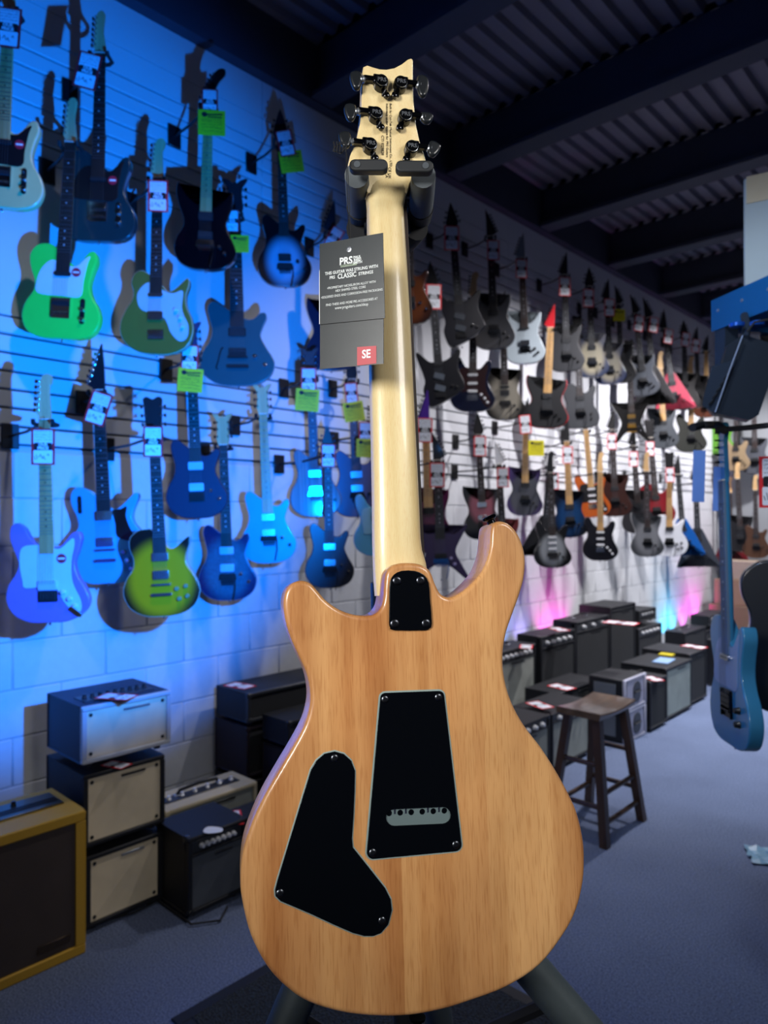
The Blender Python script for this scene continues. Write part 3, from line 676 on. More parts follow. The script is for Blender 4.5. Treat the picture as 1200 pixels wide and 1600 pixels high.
add(13, 'quilted teal guitar', 'quilted teal guitar with dark blue rim, behind the navy one', 'wolf', burst('1f6478', '0b1c4a', .28, .5, .5), 'bull', HW, ROSE,
    p=(347, 646, 357, 938), off=.2, yaw=44, picks=(('h', 26, pm('9fd0e8', .4)), ('h', 17, pm('9fd0e8', .4))), brg=('floyd', BLKM), z0=11, knobs=CHROME, binding=pm('5c84a0', .4))
add(14, 'turquoise guitar with pale neck', 'turquoise guitar with black locking bridge and pale neck', 'wolf', pm('2aa0c4', .35, coat=.5), 'bull', HW, MAPLE,
    p=(409, 600, 422, 880), off=.28, yaw=40, picks=(('h', 25, NICK), ('h', 16.5, NICK)), brg=('floyd', BLKM), z0=12.5, binding=CREAM)
STR = wood('33333f', '77707e', .45, .3, 55, .6, .1, 'striped_grey_purple')
add(15, 'striped grey guitar', 'grey purple guitar with vertical stripes and zebra inlays', 'wolf', STR, 'bull', pm('2a2c36', .5), pm('4b4450', .6),
    p=(483, 544, 495, 808), off=.26, yaw=40, picks=(('h', 25, NICK), ('h', 16, NICK)), brg=('floyd', NICK), z0=12.5)
tags('striped grey guitar', .26, ('r', 482, 594, 0, .9), ('y', 480, 625, 4, 1.15))
add(16, 'slate purple guitar beside the neck', 'slate purple guitar half hidden by the maple neck', 'wolf', pm('58587e', .4, coat=.3), 'bull', BLK, pm('5a4f57', .6),
    p=(548, 549, 560, 808), off=.20, yaw=40, picks=(('h', 25, NICK), ('h', 17, NICK)), brg=('floyd', BLKM), z0=11.5)
tags('slate purple guitar beside the neck', .20, ('r', 549, 614, -5, .8), ('y', 553, 643, -9, 1.1))
add(17, 'charcoal guitar above the left horn', 'charcoal guitar hanging lowest, above the wooden left horn', 'wolf', pm('31363f', .4, coat=.3), 'spear', BLK, pm('4b3c40', .6),
    p=(511, 664, 516, 919), off=.42, yaw=40, picks=(('h', 25, NICK), ('h', 15.5, NICK)), brg=('floyd', BLKM), z0=10)
tags('charcoal guitar above the left horn', .42, ('r', 513, 712, 0, .8))
add(18, 'pale blue guitar behind the neck', 'pale blue guitar mostly hidden behind the maple neck', 'strat', pm('6fc4e8', .35, coat=.5), 'fender', HW, ROSE,
    p=(583, 628, 592, 868), off=.36, yaw=40, guard=(SG, pm('9fdcf4', .4)), brg=('hard', CHROME))
tags('pale blue guitar behind the neck', .36, ('r', 571, 676, 0, .8), ('y', 572, 700, 0, 1.0))
# --- right of the neck, upper row
add(19, 'brown figured guitar', 'brown glossy guitar hidden up to its edge by the neck', 'wolf', burst('5c3016', '2c140c', .3, .5, .3), 'three', pm('2c170d', .4), ROSE,
    p=(640, 268, 640, 506), off=.25, yaw=52, knobs=CHROME, brg=('hard', CHROME))
add(20, 'pointed black guitar with slanted pickups', 'black blue pointed guitar with slanted pickups, highest right of the neck', 'fin', pm('0a0f1e', .35, coat=.5), 'spear', BLK, EBONY,
    p=(704, 314, 722, 540), off=.26, yaw=52, picks=(('h', 20, pm('39434f', .5)), ('h', 12, pm('39434f', .5))), slant=.35, brg=('hard', BLKM), z0=7)
tags('pointed black guitar with slanted pickups', .26, ('r', 706, 371, 0, 1.1))
add(21, 'lower black pointed guitar', 'black pointed guitar hanging left of the dark red guard', 'fin', pm('080b14', .4, coat=.4), 'spear', BLK, EBONY,
    p=(672, 406, 690, 634), off=.22, yaw=52, picks=(('h', 20, pm('5a646e', .5)), ('h', 12, pm('5a646e', .5))), slant=.35, brg=('hard', BLKM), z0=7)
tags('lower black pointed guitar', .22, ('r', 678, 463, 0, 1.1))
add(22, 'gunmetal guitar with reversed headstock', 'gunmetal grey deep horned guitar with a reversed black headstock', 'super', pm('40434a', .45, coat=.2), 'rpoint', BLK, EBONY,
    p=(765, 327, 773, 545), off=.26, yaw=54, knobs=BLK)
tags('gunmetal guitar with reversed headstock', .26, ('r', 771, 390, 0, .95))
add(23, 'white guitar with grey headstock', 'pearl white double cutaway guitar with grey pointed headstock', 'super', pm('aebcc4', .35, coat=.5), 'point', pm('7f8a92', .4), ROSE,
    p=(814, 364, 822, 568), off=.26, yaw=54, picks=(('h', 16, NICK), ('s', 27, BLKM)), brg=('hard', DKMET), z0=11)
tags('white guitar with grey headstock', .26, ('r', 815, 419, 0, .95))
add(24, 'navy guitar with dark red guard', 'navy guitar with dark red guard, white pickups and knobs', 'strat', pm('0b1430', .25, coat=.7), 'fender', HW, ROSE,
    p=(741, 424, 738, 643), off=.2, yaw=54, picks=(('s', 26, WHITE), ('s', 20, WHITE), ('s', 14.5, WHITE)), brg=('hard', CHROME), z0=10, guard=(SG, pm('2a0d12', .3, coat=.6)), knobs=WHITE)
add(25, 'silver burst guitar with black bridge', 'silver grey burst guitar with black rim between black guitars', 'super', burst('9a9587', '14120f', .28, .5), 'point', BLK, ROSE,
    p=(785, 455, 790, 656), off=.24, yaw=54, picks=(('h', 21, BLKM), ('s', 25.5, BLKM)), brg=('floyd', BLKM), z0=12)
def redbevel(g):
    MB().prism(cat([(x/100*1.035, z/100*1.02-.004) for x, z in SH['super']]), .014, .040, .004, .004).done('bevelled_edge', pm('c01018', .35), g)
add(26, 'black guitar with red edge', 'flat black guitar with bright red side and pale maple fretboard', 'super', pm('0c0f14', .5), 'point', pm('c01020', .4), MAPLE,
    p=(862, 476, 853, 668), off=.25, yaw=54, extra=redbevel, wscale=1.15)
add(27, 'dark grey guitar under black headstock', 'dark grey guitar hanging right of the red headstock', 'super', pm('24272c', .4, coat=.3), 'point', BLK, EBONY,
    p=(882, 394, 886, 580), off=.26, yaw=56)
tags('dark grey guitar under black headstock', .26, ('r', 883, 447, 0, 1.05))
add(28, 'charcoal body under the grey ones', 'charcoal guitar below the dark grey one, left of the gold hardware', 'tele', pm('2e3238', .5), 'three', BLK, ROSE,
    p=(902, 492, 908, 669), off=.2, yaw=56)
add(29, 'cream and blue burst guitar', 'cream guitar fading to a blue rim, left of its twin', 'super', burst('b0a98f', '10264f', .25, .45), 'spear', BLK, EBONY,
    p=(921, 416, 926, 589), off=.26, yaw=56)
tags('cream and blue burst guitar', .26, ('r', 920, 465, 0, 1.05))
add(30, 'smaller cream and blue burst guitar', 'cream guitar fading to a blue rim, right of its twin', 'super', burst('a9a38c', '12295a', .25, .45), 'point', BLK, EBONY,
    p=(948, 436, 954, 600), off=.3, yaw=56)
tags('smaller cream and blue burst guitar', .3, ('r', 953, 480, 0, 1.05), ('y', 968, 492, 0, 1.05))
far = [ # desc, look, shape, paint, head, p
 ('black guitar behind the yellow tag', 'black guitar hanging behind the yellow tag', 'super', pm('15171c', .4), 'rpoint', (966, 446, 972, 598), EBONY, BLK),
 ('slate grey V shaped guitar', 'slate grey guitar right of the yellow tag', 'super', pm('42474f', .4), 'rpoint', (991, 459, 1008, 618), EBONY, BLK),
 ('black V guitar by the pink one', 'black V shaped guitar left of the pink one', 'vee', pm('0c0d12', .4), 'rpoint', (1011, 464, 1024, 632), EBONY, BLK),
 ('pink red V guitar', 'pink red V shaped guitar among black ones', 'vee', pm('b0304c', .35, coat=.4), 'point', (1036, 483, 1056, 640), EBONY, BLK),
 ('black guitar right of the pink V', 'black guitar hanging right of the pink V', 'super', pm('101218', .4), 'spear', (1069, 499, 1072, 640), EBONY, BLK),
 ('dark guitar nearest the far corner', 'dark guitar in the upper row nearest the far corner', 'super', pm('1c1d22', .4), 'point', (1088, 511, 1092, 636), EBONY, BLK),
 ('brown guitar in the far corner', 'brown guitar in the upper row at the far corner', 'wolf', pm('5a2c18', .4), 'point', (1104, 524, 1104, 652), MAPLE, BLK)]
for i, (d_, l_, s_, m_, h_, p_, b_, hm_) in enumerate(far):
    add(31+i, d_, l_, s_, m_, h_, hm_, b_, p=p_, off=.26+.05*(i % 2), yaw=58)
for i, (x, y) in ((1, (999, 505)), (2, (1022, 507)), (3, (1045, 525)), (4, (1072, 530)), (5, (1088, 540))): tags(far[i][0], .28, ('r', x, y, 8, 1.0))
add(40, 'black guitar with gold pickups', 'black pointed guitar with gold hardware hanging in the middle of the right wall', 'exo', pm('0c0b0b', .3, coat=.6), 'three', BLK, ROSE,
    p=(983, 530, 988, 690), off=.3, yaw=56, picks=(('h', 15.5, pm('b08a40', .3, 1.)), ('h', 24, pm('b08a40', .3, 1.))), brg=('stop', pm('b08a40', .3, 1.)), knobs=CHROME)
add(41, 'grey guitar with gold strip', 'dull grey guitar right of the gold pickups', 'super', pm('3b4148', .5), 'fender', HW, MAPLE, p=(1032, 548, 1038, 700), off=.26, yaw=56)
add(42, 'olive guitar near the far corner', 'dark olive guitar with pale neck near the far corner', 'strat', pm('1b2018', .5), 'fender', HW, MAPLE, p=(1080, 556, 1080, 706), off=.26, yaw=56)
# --- right of the neck, lower row
add(50, 'crimson guitar with purple headstock', 'dark crimson guitar under a purple headstock beside the neck', 'super', pm('5c1440', .35, coat=.5), 'point', pm('4a2a90', .35), MAPLE,
    p=(663, 611, 672, 864), off=.26, yaw=50)
tags('crimson guitar with purple headstock', .26, ('r', 664, 672, 0, 1.05))
add(51, 'purple four pointed guitar', 'deep purple four pointed guitar between the neck and wooden horn', 'exo', pm('2c1a4c', .35, coat=.5), 'rpoint', BLK, EBONY,
    p=(682, 676, 690, 905), off=.44, yaw=50, picks=(('h', 15.5, BLKM),), brg=('floyd', pm('2c5ca0', .3, 1.)), knobs=pm('9a90b8', .3), wscale=1.15)
tags('purple four pointed guitar', .44, ('r', 683, 742, 0, 1.0))
add(52, 'pink burst guitar', 'dusty pink guitar fading to black around its rim', 'super', burst('a05a68', '0d1014', .22, .40, 0, .62), 'spear', BLK, ROSE,
    p=(746, 644, 756, 843), off=.24, yaw=52, picks=(('h', 17, NICK), ('h', 27, NICK)), brg=('hard', BLKM))
tags('pink burst guitar', .24, ('r', 750, 697, 0, .95))
add(53, 'red guitar behind the wooden horn', 'dark red guitar mostly hidden behind the wooden horn', 'super', pm('7a1018', .35), 'rpoint', WHITE, ROSE,
    p=(778, 688, 788, 890), off=.42, yaw=54)
tags('red guitar behind the wooden horn', .42, ('r', 786, 746, 0, .9))
add(54, 'grey guitar with purple rim', 'matte grey guitar with a purple rim and zebra fretboard', 'super', burst('4c4e56', '4a3a6c', .36, .52), 'point', BLK, MAPLE,
    p=(822, 622, 820, 806), off=.28, yaw=54)
tags('grey guitar with purple rim', .28, ('r', 821, 663, -5, .95), ('y', 838, 700, 0, 1.15))
add(55, 'black V guitar with white headstock', 'black V shaped guitar under an outlined white headstock', 'vee', pm('08090d', .4, coat=.3), 'spear', WHITE, EBONY,
    p=(861, 698, 850, 870), off=.22, yaw=50, wscale=1.2)
tags('black V guitar with white headstock', .22, ('r', 865, 752, 0, .9))
add(56, 'round silver burst guitar', 'silver burst guitar with thick black rim hanging over the pink light', 'strat', burst('9aa0a4', '08090c', .24, .42, 0, .38), 'fender', BLK, ROSE,
    p=(860, 705, 864, 887), off=.46, yaw=54, picks=(('s', 26, WHITE), ('s', 21, WHITE), ('s', 16, WHITE)), brg=('floyd', BLKM), z0=10)
add(57, 'dark blue burst guitar', 'dark blue burst guitar with maple board left of the orange one', 'super', burst('123a66', '0a0d16', .2, .5, .3), 'point', BLK, MAPLE,
    p=(884, 655, 892, 840), off=.28, yaw=54)
tags('dark blue burst guitar', .28, ('r', 887, 711, 0, .95))
def strat3(key, d_, l_, col, p, gcol, h=HW, bd=ROSE, off=.28):
    add(key, d_, l_, 'strat', col, 'fender', h, bd, p=p, off=off, yaw=56, picks=(('s', 26, WHITE), ('s', 20, WHITE), ('s', 14.5, WHITE)), brg=('hard', CHROME), z0=10, guard=(SG, gcol), knobs=WHITE, tm=CHROME)
strat3(58, 'orange guitar', 'orange guitar with black guard and white pickups', pm('b8571c', .3, coat=.7), (913, 640, 928, 808), BLK, bd=MAPLE)
add(59, 'reddish brown guitar', 'reddish brown guitar right of the orange one', 'super', pm('33160f', .4), 'point', BLK, ROSE, p=(956, 640, 962, 807), off=.28, yaw=56)
tags('reddish brown guitar', .28, ('r', 956, 690, 0, .95))
strat3(60, 'black guitar with white pickups', 'black guitar with three white pickups, lowest below the orange one', pm('0b0b14', .3, coat=.6), (938, 706, 938, 876), pm('16161d', .3), bd=MAPLE, off=.48)
add(61, 'dull black guitar left of the red one', 'dull black guitar hanging left of the small red one', 'super', pm('15141a', .5), 'point', BLK, ROSE, p=(988, 665, 1000, 833), off=.28, yaw=56)
tags('dull black guitar left of the red one', .28, ('r', 990, 717, 0, .95))
add(62, 'cherry red guitar', 'cherry red guitar in the lower row on the right', 'lp', pm('7c1822', .35, coat=.5), 'three', BLK, ROSE, p=(1015, 655, 1028, 822), off=.25, yaw=56)
tags('cherry red guitar', .25, ('r', 1016, 701, 0, .95))
add(63, 'grey burst guitar with white rim', 'pale grey burst guitar under the dull black one', 'super', burst('7c8084', '3c4044', .25, .5), 'fender', HW, ROSE, p=(1010, 706, 1012, 870), off=.50, yaw=56)
add(64, 'white guitar beside the blue V', 'white guitar with twin small horns beside the blue V', 'lp', pm('d6dae0', .35, coat=.5), 'three', BLK, MAPLE, p=(1046, 706, 1046, 870), off=.46, yaw=56)
tags('white guitar beside the blue V', .46, ('r', 1047, 742, 0, .95))
add(65, 'bright blue V guitar', 'bright blue pointed guitar near the coloured wall glow', 'vee', pm('0f58a8', .35, coat=.5), 'point', BLK, EBONY, p=(1058, 712, 1070, 868), off=.26, yaw=60)
add(66, 'slate pointed guitar in the corner', 'slate grey pointed guitar at the far end of the lower row', 'vee', pm('3a3f48', .4), 'point', BLK, EBONY, p=(1086, 722, 1092, 886), off=.3, yaw=60)
print('SCALES', ALLG)
# ------------------------------------------------------------------ the wooden guitar in front
TAU, PSI = math.radians(7.0), math.radians(12.0)
Wv = Vector((math.cos(PSI), math.sin(PSI), 0)); U0 = Vector((0, math.sin(TAU), math.cos(TAU)))
Uv = (U0 - Wv*U0.dot(Wv)).normalized(); Av = Uv.cross(Wv)
O0 = Vector(((640-CX)/F*.649, .649, -(1586-CY)/F*.649))
def pl(px, py, c=0.):             # photo point -> point of the guitar's own back plane (x right, y away, z up the neck)
    d = Vector(((px-CX)/F, 1, -(py-CY)/F)); t = (O0.dot(Av)+c)/d.dot(Av); P = d*t-O0
    return (P.dot(Wv), P.dot(Uv))
def cdir(v): return Vector((v.x*CT-v.y*ST, v.x*ST+v.y*CT, v.z))
main = thing('electric_guitar', 'natural wood guitar seen from behind, hanging on a stand in the foreground', 'guitar')
Mm = Matrix((cdir(Wv), cdir(Av), cdir(Uv))).transposed().to_4x4(); Mm.translation = c2w(O0.x, O0.y, O0.z)
main.matrix_world = Mm
BW = wood('a3622f', 'e8b578', .36, .45, 15, .8, .16, 'natural_body_wood', boards=True)
NWD = wood('dcc48c', 'efddaa', .33, .5, 55, 2.6, .05, 'maple_neck_wood')
back = [(603,897),(601,915),(600,932),(596,948),(586,959),(572,962),(552,960),(530,952),(510,938),(496,922),(485,911),(471,907),(457,911),(447,922),(443,942),(446,968),(455,997),(467,1024),(478,1048),(484,1072),(485,1098),(477,1130),(459,1165),(436,1204),(412,1246),(393,1288),(380,1330),(376,1375),(380,1412),(393,1462),(417,1508),(447,1541),(483,1565),(535,1581),(588,1587),(640,1586),(690,1577),(730,1565),(791,1542),(844,1507),(883,1457),(902,1419),(912,1377),(914,1337),(911,1305),(902,1268),(888,1237),(868,1201),(846,1167),(820,1133),(801,1098),(790,1062),(787,1025),(792,990),(802,960),(812,932),(820,903),(822,874),(817,849),(807,829),(794,817),(781,814),(771,819),(768,832),(767,850),(763,870),(755,890),(743,906),(726,922),(711,931),(700,933),(689,927),(681,912),(675,896),(668,887),(655,881),(637,879),(620,881),(609,887)]
bpts = cat([pl(x, y) for x, y in back], 4)
MB().prism(bpts, 0, .043, .0045, .004).done('body', BW, main)
def slab(name, px, m, c0, c1, r=.0006, par=main, k=1, shrink=0.):
    pts = [pl(x, y) for x, y in px]
    if k > 1: pts = cat(pts, k)
    if shrink:
        nr = vnorm(pts); pts = [(p[0]-q[0]*shrink, p[1]-q[1]*shrink) for p, q in zip(pts, nr)]
    return MB().prism(pts, c0, c1, r, 0).done(name, m, par)
def screwmesh(r):
    b = MB(); b.lathe((0, 0, 0), (0, -1, 0), [(0, r), (.0004, r), (.0010, r*.82), (.0012, r*.5), (.0007, r*.42), (.0007, r*.05)], 16)
    for a in (0, math.pi/2):
        b.box((0, -.00105, 0), (r*.9, .0003, r*.16), Matrix.Rotation(a+.4, 4, 'Y'))
    return b
SCR = screwmesh(.0036).mesh('screw', pm('5a5e64', .3, 1.)); SCRB = screwmesh(.0044).mesh('screw', pm('4a4d54', .3, 1.))
PLB = pm('04060a', .2, noise=.05); PLB.node_tree.nodes['Principled BSDF'].inputs['Specular IOR Level'].default_value = .25; PLE = pm('8ea19e', .5)
ctl = [(523,1171),(538,1175),(550,1186),(556.5,1203),(556,1235),(554.5,1270),(552,1308),(553,1321),(577,1351),(603,1384),(612,1402),(614,1420),(608,1443),(596,1457),(583,1462),(569,1462),(550,1457),(520,1444),(490,1430),(460,1417),(438,1408),(429,1399),(428,1388),(433,1369),(450,1313),(467,1257),(484,1201),(493,1186),(506,1175)]
cp = slab('control_cover_rim', ctl, PLE, -.0004, .002)
cq = slab('control_cover', ctl, PLB, -.0014, .0005, .0004, shrink=.0013)
for x, y in ((523, 1184), (438, 1394), (597, 1437)):
    a = pl(x, y, -.0014); ob('screw', SCR, cq, (a[0], -.0013, a[1]))
def platehole(name, outer, hole, m, c0, c1):
    b = MB(); o_ = [pl(*q) for q in outer]; h_ = [pl(*q) for q in hole]
    v3 = [[Vector((x, z, 0)) for x, z in o_], [Vector((x, z, 0)) for x, z in h_]]
    tr = tessellate_polygon(v3); al = o_+h_; n = len(o_); k = len(h_); N = n+k
    vs = [(x, c0, z) for x, z in al]+[(x, c1, z) for x, z in al]
    fs = [tuple(t) for t in tr]+[tuple(i+N for i in t)[::-1] for t in tr]
    fs += [(i, (i+1) % n, N+(i+1) % n, N+i) for i in range(n)]+[(n+i, n+(i+1) % k, N+n+(i+1) % k, N+n+i) for i in range(k)]
    b.add(vs, fs); return b.done(name, m, main, ang=30)
def corner(c, r0, a0, a1, n=5): return [(c[0]+r0*math.cos(math.radians(a0+(a1-a0)*i/n)), c[1]-r0*math.sin(math.radians(a0+(a1-a0)*i/n))) for i in range(n+1)]
tre = corner((602, 1090), 10.5, 172, 95)+corner((685, 1087), 10.5, 88, 8)+corner((710, 1318), 12.5, 8, -85)+corner((583, 1330), 12.5, -95, -188)
cen = (653, 1274)
def stad(w_, h_, tilt=-2.6, cc=cen):
    out = []; t = math.radians(tilt)
    for s, a0 in ((1, -90), (-1, 90)):
        for i in range(9):
            a = math.radians(a0+180*i/8); x = s*(w_-h_)/2+h_/2*math.cos(a); y = h_/2*math.sin(a)
            out.append((cc[0]+x*math.cos(t)-y*math.sin(t), cc[1]+x*math.sin(t)+y*math.cos(t)))
    return out
def shr(P, k):
    cx = sum(p[0] for p in P)/len(P); cy = sum(p[1] for p in P)/len(P)
    n = vnorm(P); return [(p[0]-q[0]*k, p[1]-q[1]*k) for p, q in zip(P, n)]
platehole('spring_cover_rim', tre, stad(103.5, 28.5), PLE, -.0005, .0015)
tq = platehole('spring_cover', shr(tre, 2.5), stad(101, 26), PLB, -.0015, -.0004)
for x, y in ((601.6, 1092.4), (685, 1089), (582.4, 1331), (712, 1318.6)):
    a = pl(x, y, -.0014); ob('screw', SCR, tq, (a[0], -.0014, a[1]))
blk = slab('tremolo_block', stad(108, 33), pm('8fa5a6', .35, .6), -.0003, .0004, 0, shrink=0)
for i in range(6):
    a = pl(608+17.2*i, 1269.5-.78*i, -.0003); MB().lathe((a[0], -.0002, a[1]), (0, -1, 0), [(0, .0028), (.0003, .0026)], 14).done('string_hole', PLB, blk)
    if i in (0, 1, 3, 4):
        a2 = pl(616.5+17.2*i, 1266-.78*i, -.0003); MB().box((a2[0], -.0006, a2[1]), (.0016, .0006, .0052)).done('string_end', CHROME, blk)
npl = [(608,925),(609,909),(615,898),(627,892),(647,892),(661,898),(669,911),(671,935),(674,974),(670,982),(662,984.5),(615,984.5),(609,980),(607.5,972),(608,948)]
nq = slab('neck_plate', npl, PLB, -.0024, .001, .0006, k=2)
for x, y in ((620.5, 907.5), (657.5, 907), (617, 974.5), (666, 974)):
    a = pl(x, y, -.0024); ob('screw', SCRB, nq, (a[0], -.0023, a[1]))
# neck: half round back, flat board in front
hc = .016                              # back of the neck lies this far behind the body's back
rows = [(930,588,672),(905,586,672),(880,585,668),(860,584.5,662),(842,584,659.5),(780,583.5,657),(700,582,653),(600,579.5,648),(500,577.5,643.5),(400,576,637.5),(345,575.5,634),(320,575.3,632.5),(300,573.5,636.5),(286,572,642),(274,571.5,648),(266,571,652)]
nb = MB(); rings = []
for y, xl, xr in rows:
    k_ = 0 if y > 305 else (.3, .6, .85, 1)[(300, 286, 274, 266).index(y)]; hk = hc+.004*k_; dd_ = .014*(1-.78*k_)
    a = pl(xl, y, hc+.013); b_ = pl(xr, y, hc+.006); cx = (a[0]+b_[0])/2; hw = (b_[0]-a[0])/2; cz = (a[1]+b_[1])/2
    rg = [(cx-hw, hc+.022, cz)]+[(cx-hw*math.cos(t), hk+dd_-dd_*math.sin(t)**.8 if 0 < t < math.pi else hk+dd_, cz) for t in [math.pi*i/14 for i in range(15)]]+[(cx+hw, hc+.022, cz)]
    rings.append(rg)
nb.loft(rings); nb.done('neck', NWD, main, ang=60)
fbp = [pl(x, y, hc+.024) for x, y in ((590, 930), (590+76, 930), (634, 296), (579, 296))]
MB().prism(fbp, hc+.022, hc+.028, .0005, .001).done('fretboard', ROSE, main)
# headstock leans toward the camera
def hcy(py): return .020-(286-py)/196*.030
hpx = [(574,300),(572.5,286),(570,274),(560,268),(548,262),(544,255),(547,241),(557,216),(562,192),(565,162),(566,130),(566.5,112),(568,101),(574,98.5),(582,101.5),(593,105),(604,106),(616,104),(628,98),(637,91),(642,89.5),(645,92),(645,118),(646,154),(649,190),(655,218),(663,243),(667,256),(662,263),(652,269),(647,274),(640,286),(636,300)]
H2 = [pl(x, y, hcy(y))+(hcy(y),) for x, y in hpx]
hz = {}
za, ca = pl(600, 286, hcy(286))[1], hcy(286); zb_, cb_ = pl(600, 90, hcy(90))[1], hcy(90)
def hc_of(z): return ca+(cb_-ca)*(z-za)/(zb_-za)
hso = MB().prism([(a, b_) for a, b_, c in H2], 0, .0145, .0012, .0012, fy=lambda x, z: hc_of(z)).done('headstock', NWD, main, ang=30)
# darker heart of the scarf joint under the head
sc = [(607,322),(598,330),(592,344),(588,362),(586,400),(590,520),(632,520),(634,400),(630,372),(624,350),(616,330)]
TANG = (cb_-ca)/(zb_-za)                     # slope of the headstock plane
def onhead(px, py, lift=.0):
    x, z = pl(px, py, hcy(py)); return Vector((x, hc_of(z)-lift, z))
hrot = math.atan2(-TANG, 1)
TM = pm('1b1d22', .22, .9, coat=.6, noise=.03); BTN = pm('1d2125', .35, .2, coat=.4)
SER = pm('9aa0a8', .3, .8)
def tuner(px, py, side, bx, by, bw_, bh, ang=0):
    g = onhead(px, py)
    root = MB().lathe((0, .001, 0), (0, -1, 0), [(0, .0074), (.0078, .0074), (.0088, .0071), (.0090, .0067), (.0086, .0065)], 24)
    arm = pl(px+side*22, py-4, hcy(py))
    root.bbox((side*.0035, -.0035, .0035), (.010, .007, .010), .001)
    root.bbox((side*.011, -.0045, .0028), (.016, .006, .0058), .0012)
    o = root.done('tuner', TM, hso, g, (0, 0, 0), 40)
    MB().lathe((0, -.0088, 0), (0, -1, 0), [(0, .0066), (.0003, .0066), (.0004, .0062)], 24).done('cap_ring', pm('a8adb4', .2, 1.), o)
    MB().lathe((0, -.0091, 0), (0, -1, 0), [(0, .0060), (.0004, .0059)], 24).done('cap', pm('15171b', .25, .8), o)
    ob('lettering', textmesh('PRS', .0062, SER, bold=.0001), o, (0, -.0097, 0), (math.pi/2, 0, 0))
    e = MB().lathe((-side*.0062, -.002, -.0115), (0, -1, 0), [(-.002, .0032), (.0015, .0032), (.0024, .002)], 12); e.bbox((-side*.0040, -.001, -.0085), (.006, .003, .008), .0008)
    e.done('mounting_ear', TM, o)
    bp_ = pl(bx, by, hcy(py)-.004); dx = bp_[0]-g.x; dz = bp_[1]-g.z
    MB().lathe((side*.017, -.0042, .002), (dx-side*.017, 0, dz-.002), [(0, .0028), (.002, .0040), (.0035, .0026), (.005, .0040), (.0065, .0028), (abs(dx)-.017, .0024)], 12).done('shaft', SER, o)
    w_ = bw_*.72/F/2; h_ = bh*.72/F/2
    pts = cat([(-w_*.75, -h_*.55), (-w_*.35, -h_), (w_*.45, -h_), (w_*.9, -h_*.4), (w_, h_*.3), (w_*.8, h_*.85), (0, h_), (-w_*.85, h_*.75), (-w_, h_*.1)], 3)
    if side > 0: pts = [(-a, b) for a, b in pts]
    bt = MB().prism(pts, -.0035, .0035, .0028, .0028).done('button', BTN, o, (dx, -.0042, dz), (0, math.radians(ang), 0))
for a in ((594, 132, -1, 556, 124, 20, 31), (586, 182, -1, 547, 174, 20, 29), (577, 230, -1, 539, 217, 20, 28, -4),
          (624, 135, 1, 660, 134, 20, 38), (631, 186, 1, 666, 184, 22, 19), (641, 235, 1, 677, 233, 21, 27, 18)): tuner(*a)
PRT = pm('3a3224', .7)
def headtext(s, px0, py0, size, al='LEFT', n=0):
    g = onhead(px0, py0, .0003)
    o = ob('lettering', textmesh(s, size, PRT, al), hso, g)
    X = Vector((0.03, TANG*-1, -1)).normalized()           # reads downward
    Z = Vector((0, -1, -TANG)).normalized(); Z = (Z-X*Z.dot(X)).normalized(); Yv = Z.cross(X)
    o.rotation_euler = Matrix((X, Yv, Z)).transposed().to_euler()
headtext('Built by Cor-Tek Musical Instrument Co., LTD.', 610, 160, .0034)
headtext('Indonesia under license for PRS Guitars', 604.5, 160, .0034)
headtext('CTI I029828', 597.5, 210, .0040)
headtext('CE UK', 608.5, 260, .0042); headtext('CA', 604, 268, .0042)
# strap buttons
def button(px, py, c, d, par=main):
    a = pl(px, py, c); MB().lathe((a[0], c, a[1]), d, [(0, .0078), (.002, .0078), (.003, .0045), (.009, .0042), (.011, .0075), (.0135, .0078), (.0145, .006)], 18).done('strap_button', pm('2c2d31', .15, 1.), par)
button(772, 826, .018, (-.38, 0, .92)); button(652, 1586, .024, (0, 0, -1))
st = MB()
for i in range(6):
    a = pl(612+i*4, 940, .045); b_ = pl(587+i*7.2, 300, .045); st.cyl((a[0]+.0, hc+.036, a[1]), (b_[0], hc+.032, b_[1]), .0005, n=4)
st.done('strings', CHROME, main)['kind'] = 'stuff'
# hang tag: black folded card on a cord
zl, zr = .700, .673
def tp(px, py):                   # point of the tag's upright plane
    u = (px-CX)/F; ul = (500-CX)/F*zl; ur = (600-CX)/F*zr
    t = (ul-u*zl)/(u*(zr-zl)-(ur-ul)); z = zl+(zr-zl)*t; return Vector((u*z, z, -(py-CY)/F*z))
A_, B_ = tp(500, 507), tp(600, 497)
ax_ = (B_-A_); ax_.z = 0; TW = ax_.length; ax_.normalize()
ht = thing('hang_tag', 'black folded hang tag with white print and red square, tied to the tuner', 'hang tag')
tx = cdir(ax_); tz = Vector((0, 0, 1)); ty = tz.cross(tx)
Mt = Matrix((tx, ty, tz)).transposed().to_4x4(); Mt.translation = c2w(*A_); ht.matrix_world = Mt
def tl_(px, py): v = tp(px, py)-A_; return (v.dot(ax_), v.z)
CARD = pm('0c1a20', .34, coat=.35, noise=.2, scale=1800, bump=.06)
up = [tl_(500, 381), tl_(599, 363.5), tl_(602, 497), tl_(500.5, 507)]; lo = [tl_(500, 470), tl_(599, 460), tl_(599, 568), tl_(499.5, 576.5)]
MB().prism(lo, .0002, .0010).done('lower_card', CARD, ht); MB().prism(up, -.0012, -.0004).done('upper_card', CARD, ht)
MB().prism([tl_(498.8, 422), tl_(501, 422), tl_(501, 506), tl_(498.8, 506)], -.0003, .0002).done('white_leaf', WHITE, ht)
PW = pm('dfe6e6', .5); PG = pm('8fa08a', .5)
def ttxt(s, px, py, size, m=PW, sx=1., y=-.0014, bold=.0):
    a = tl_(px, py); ob('lettering', textmesh(s, size, m, sx=sx, bold=bold), ht, (a[0], y, a[1]), (math.pi/2, math.radians(-.0), 0))
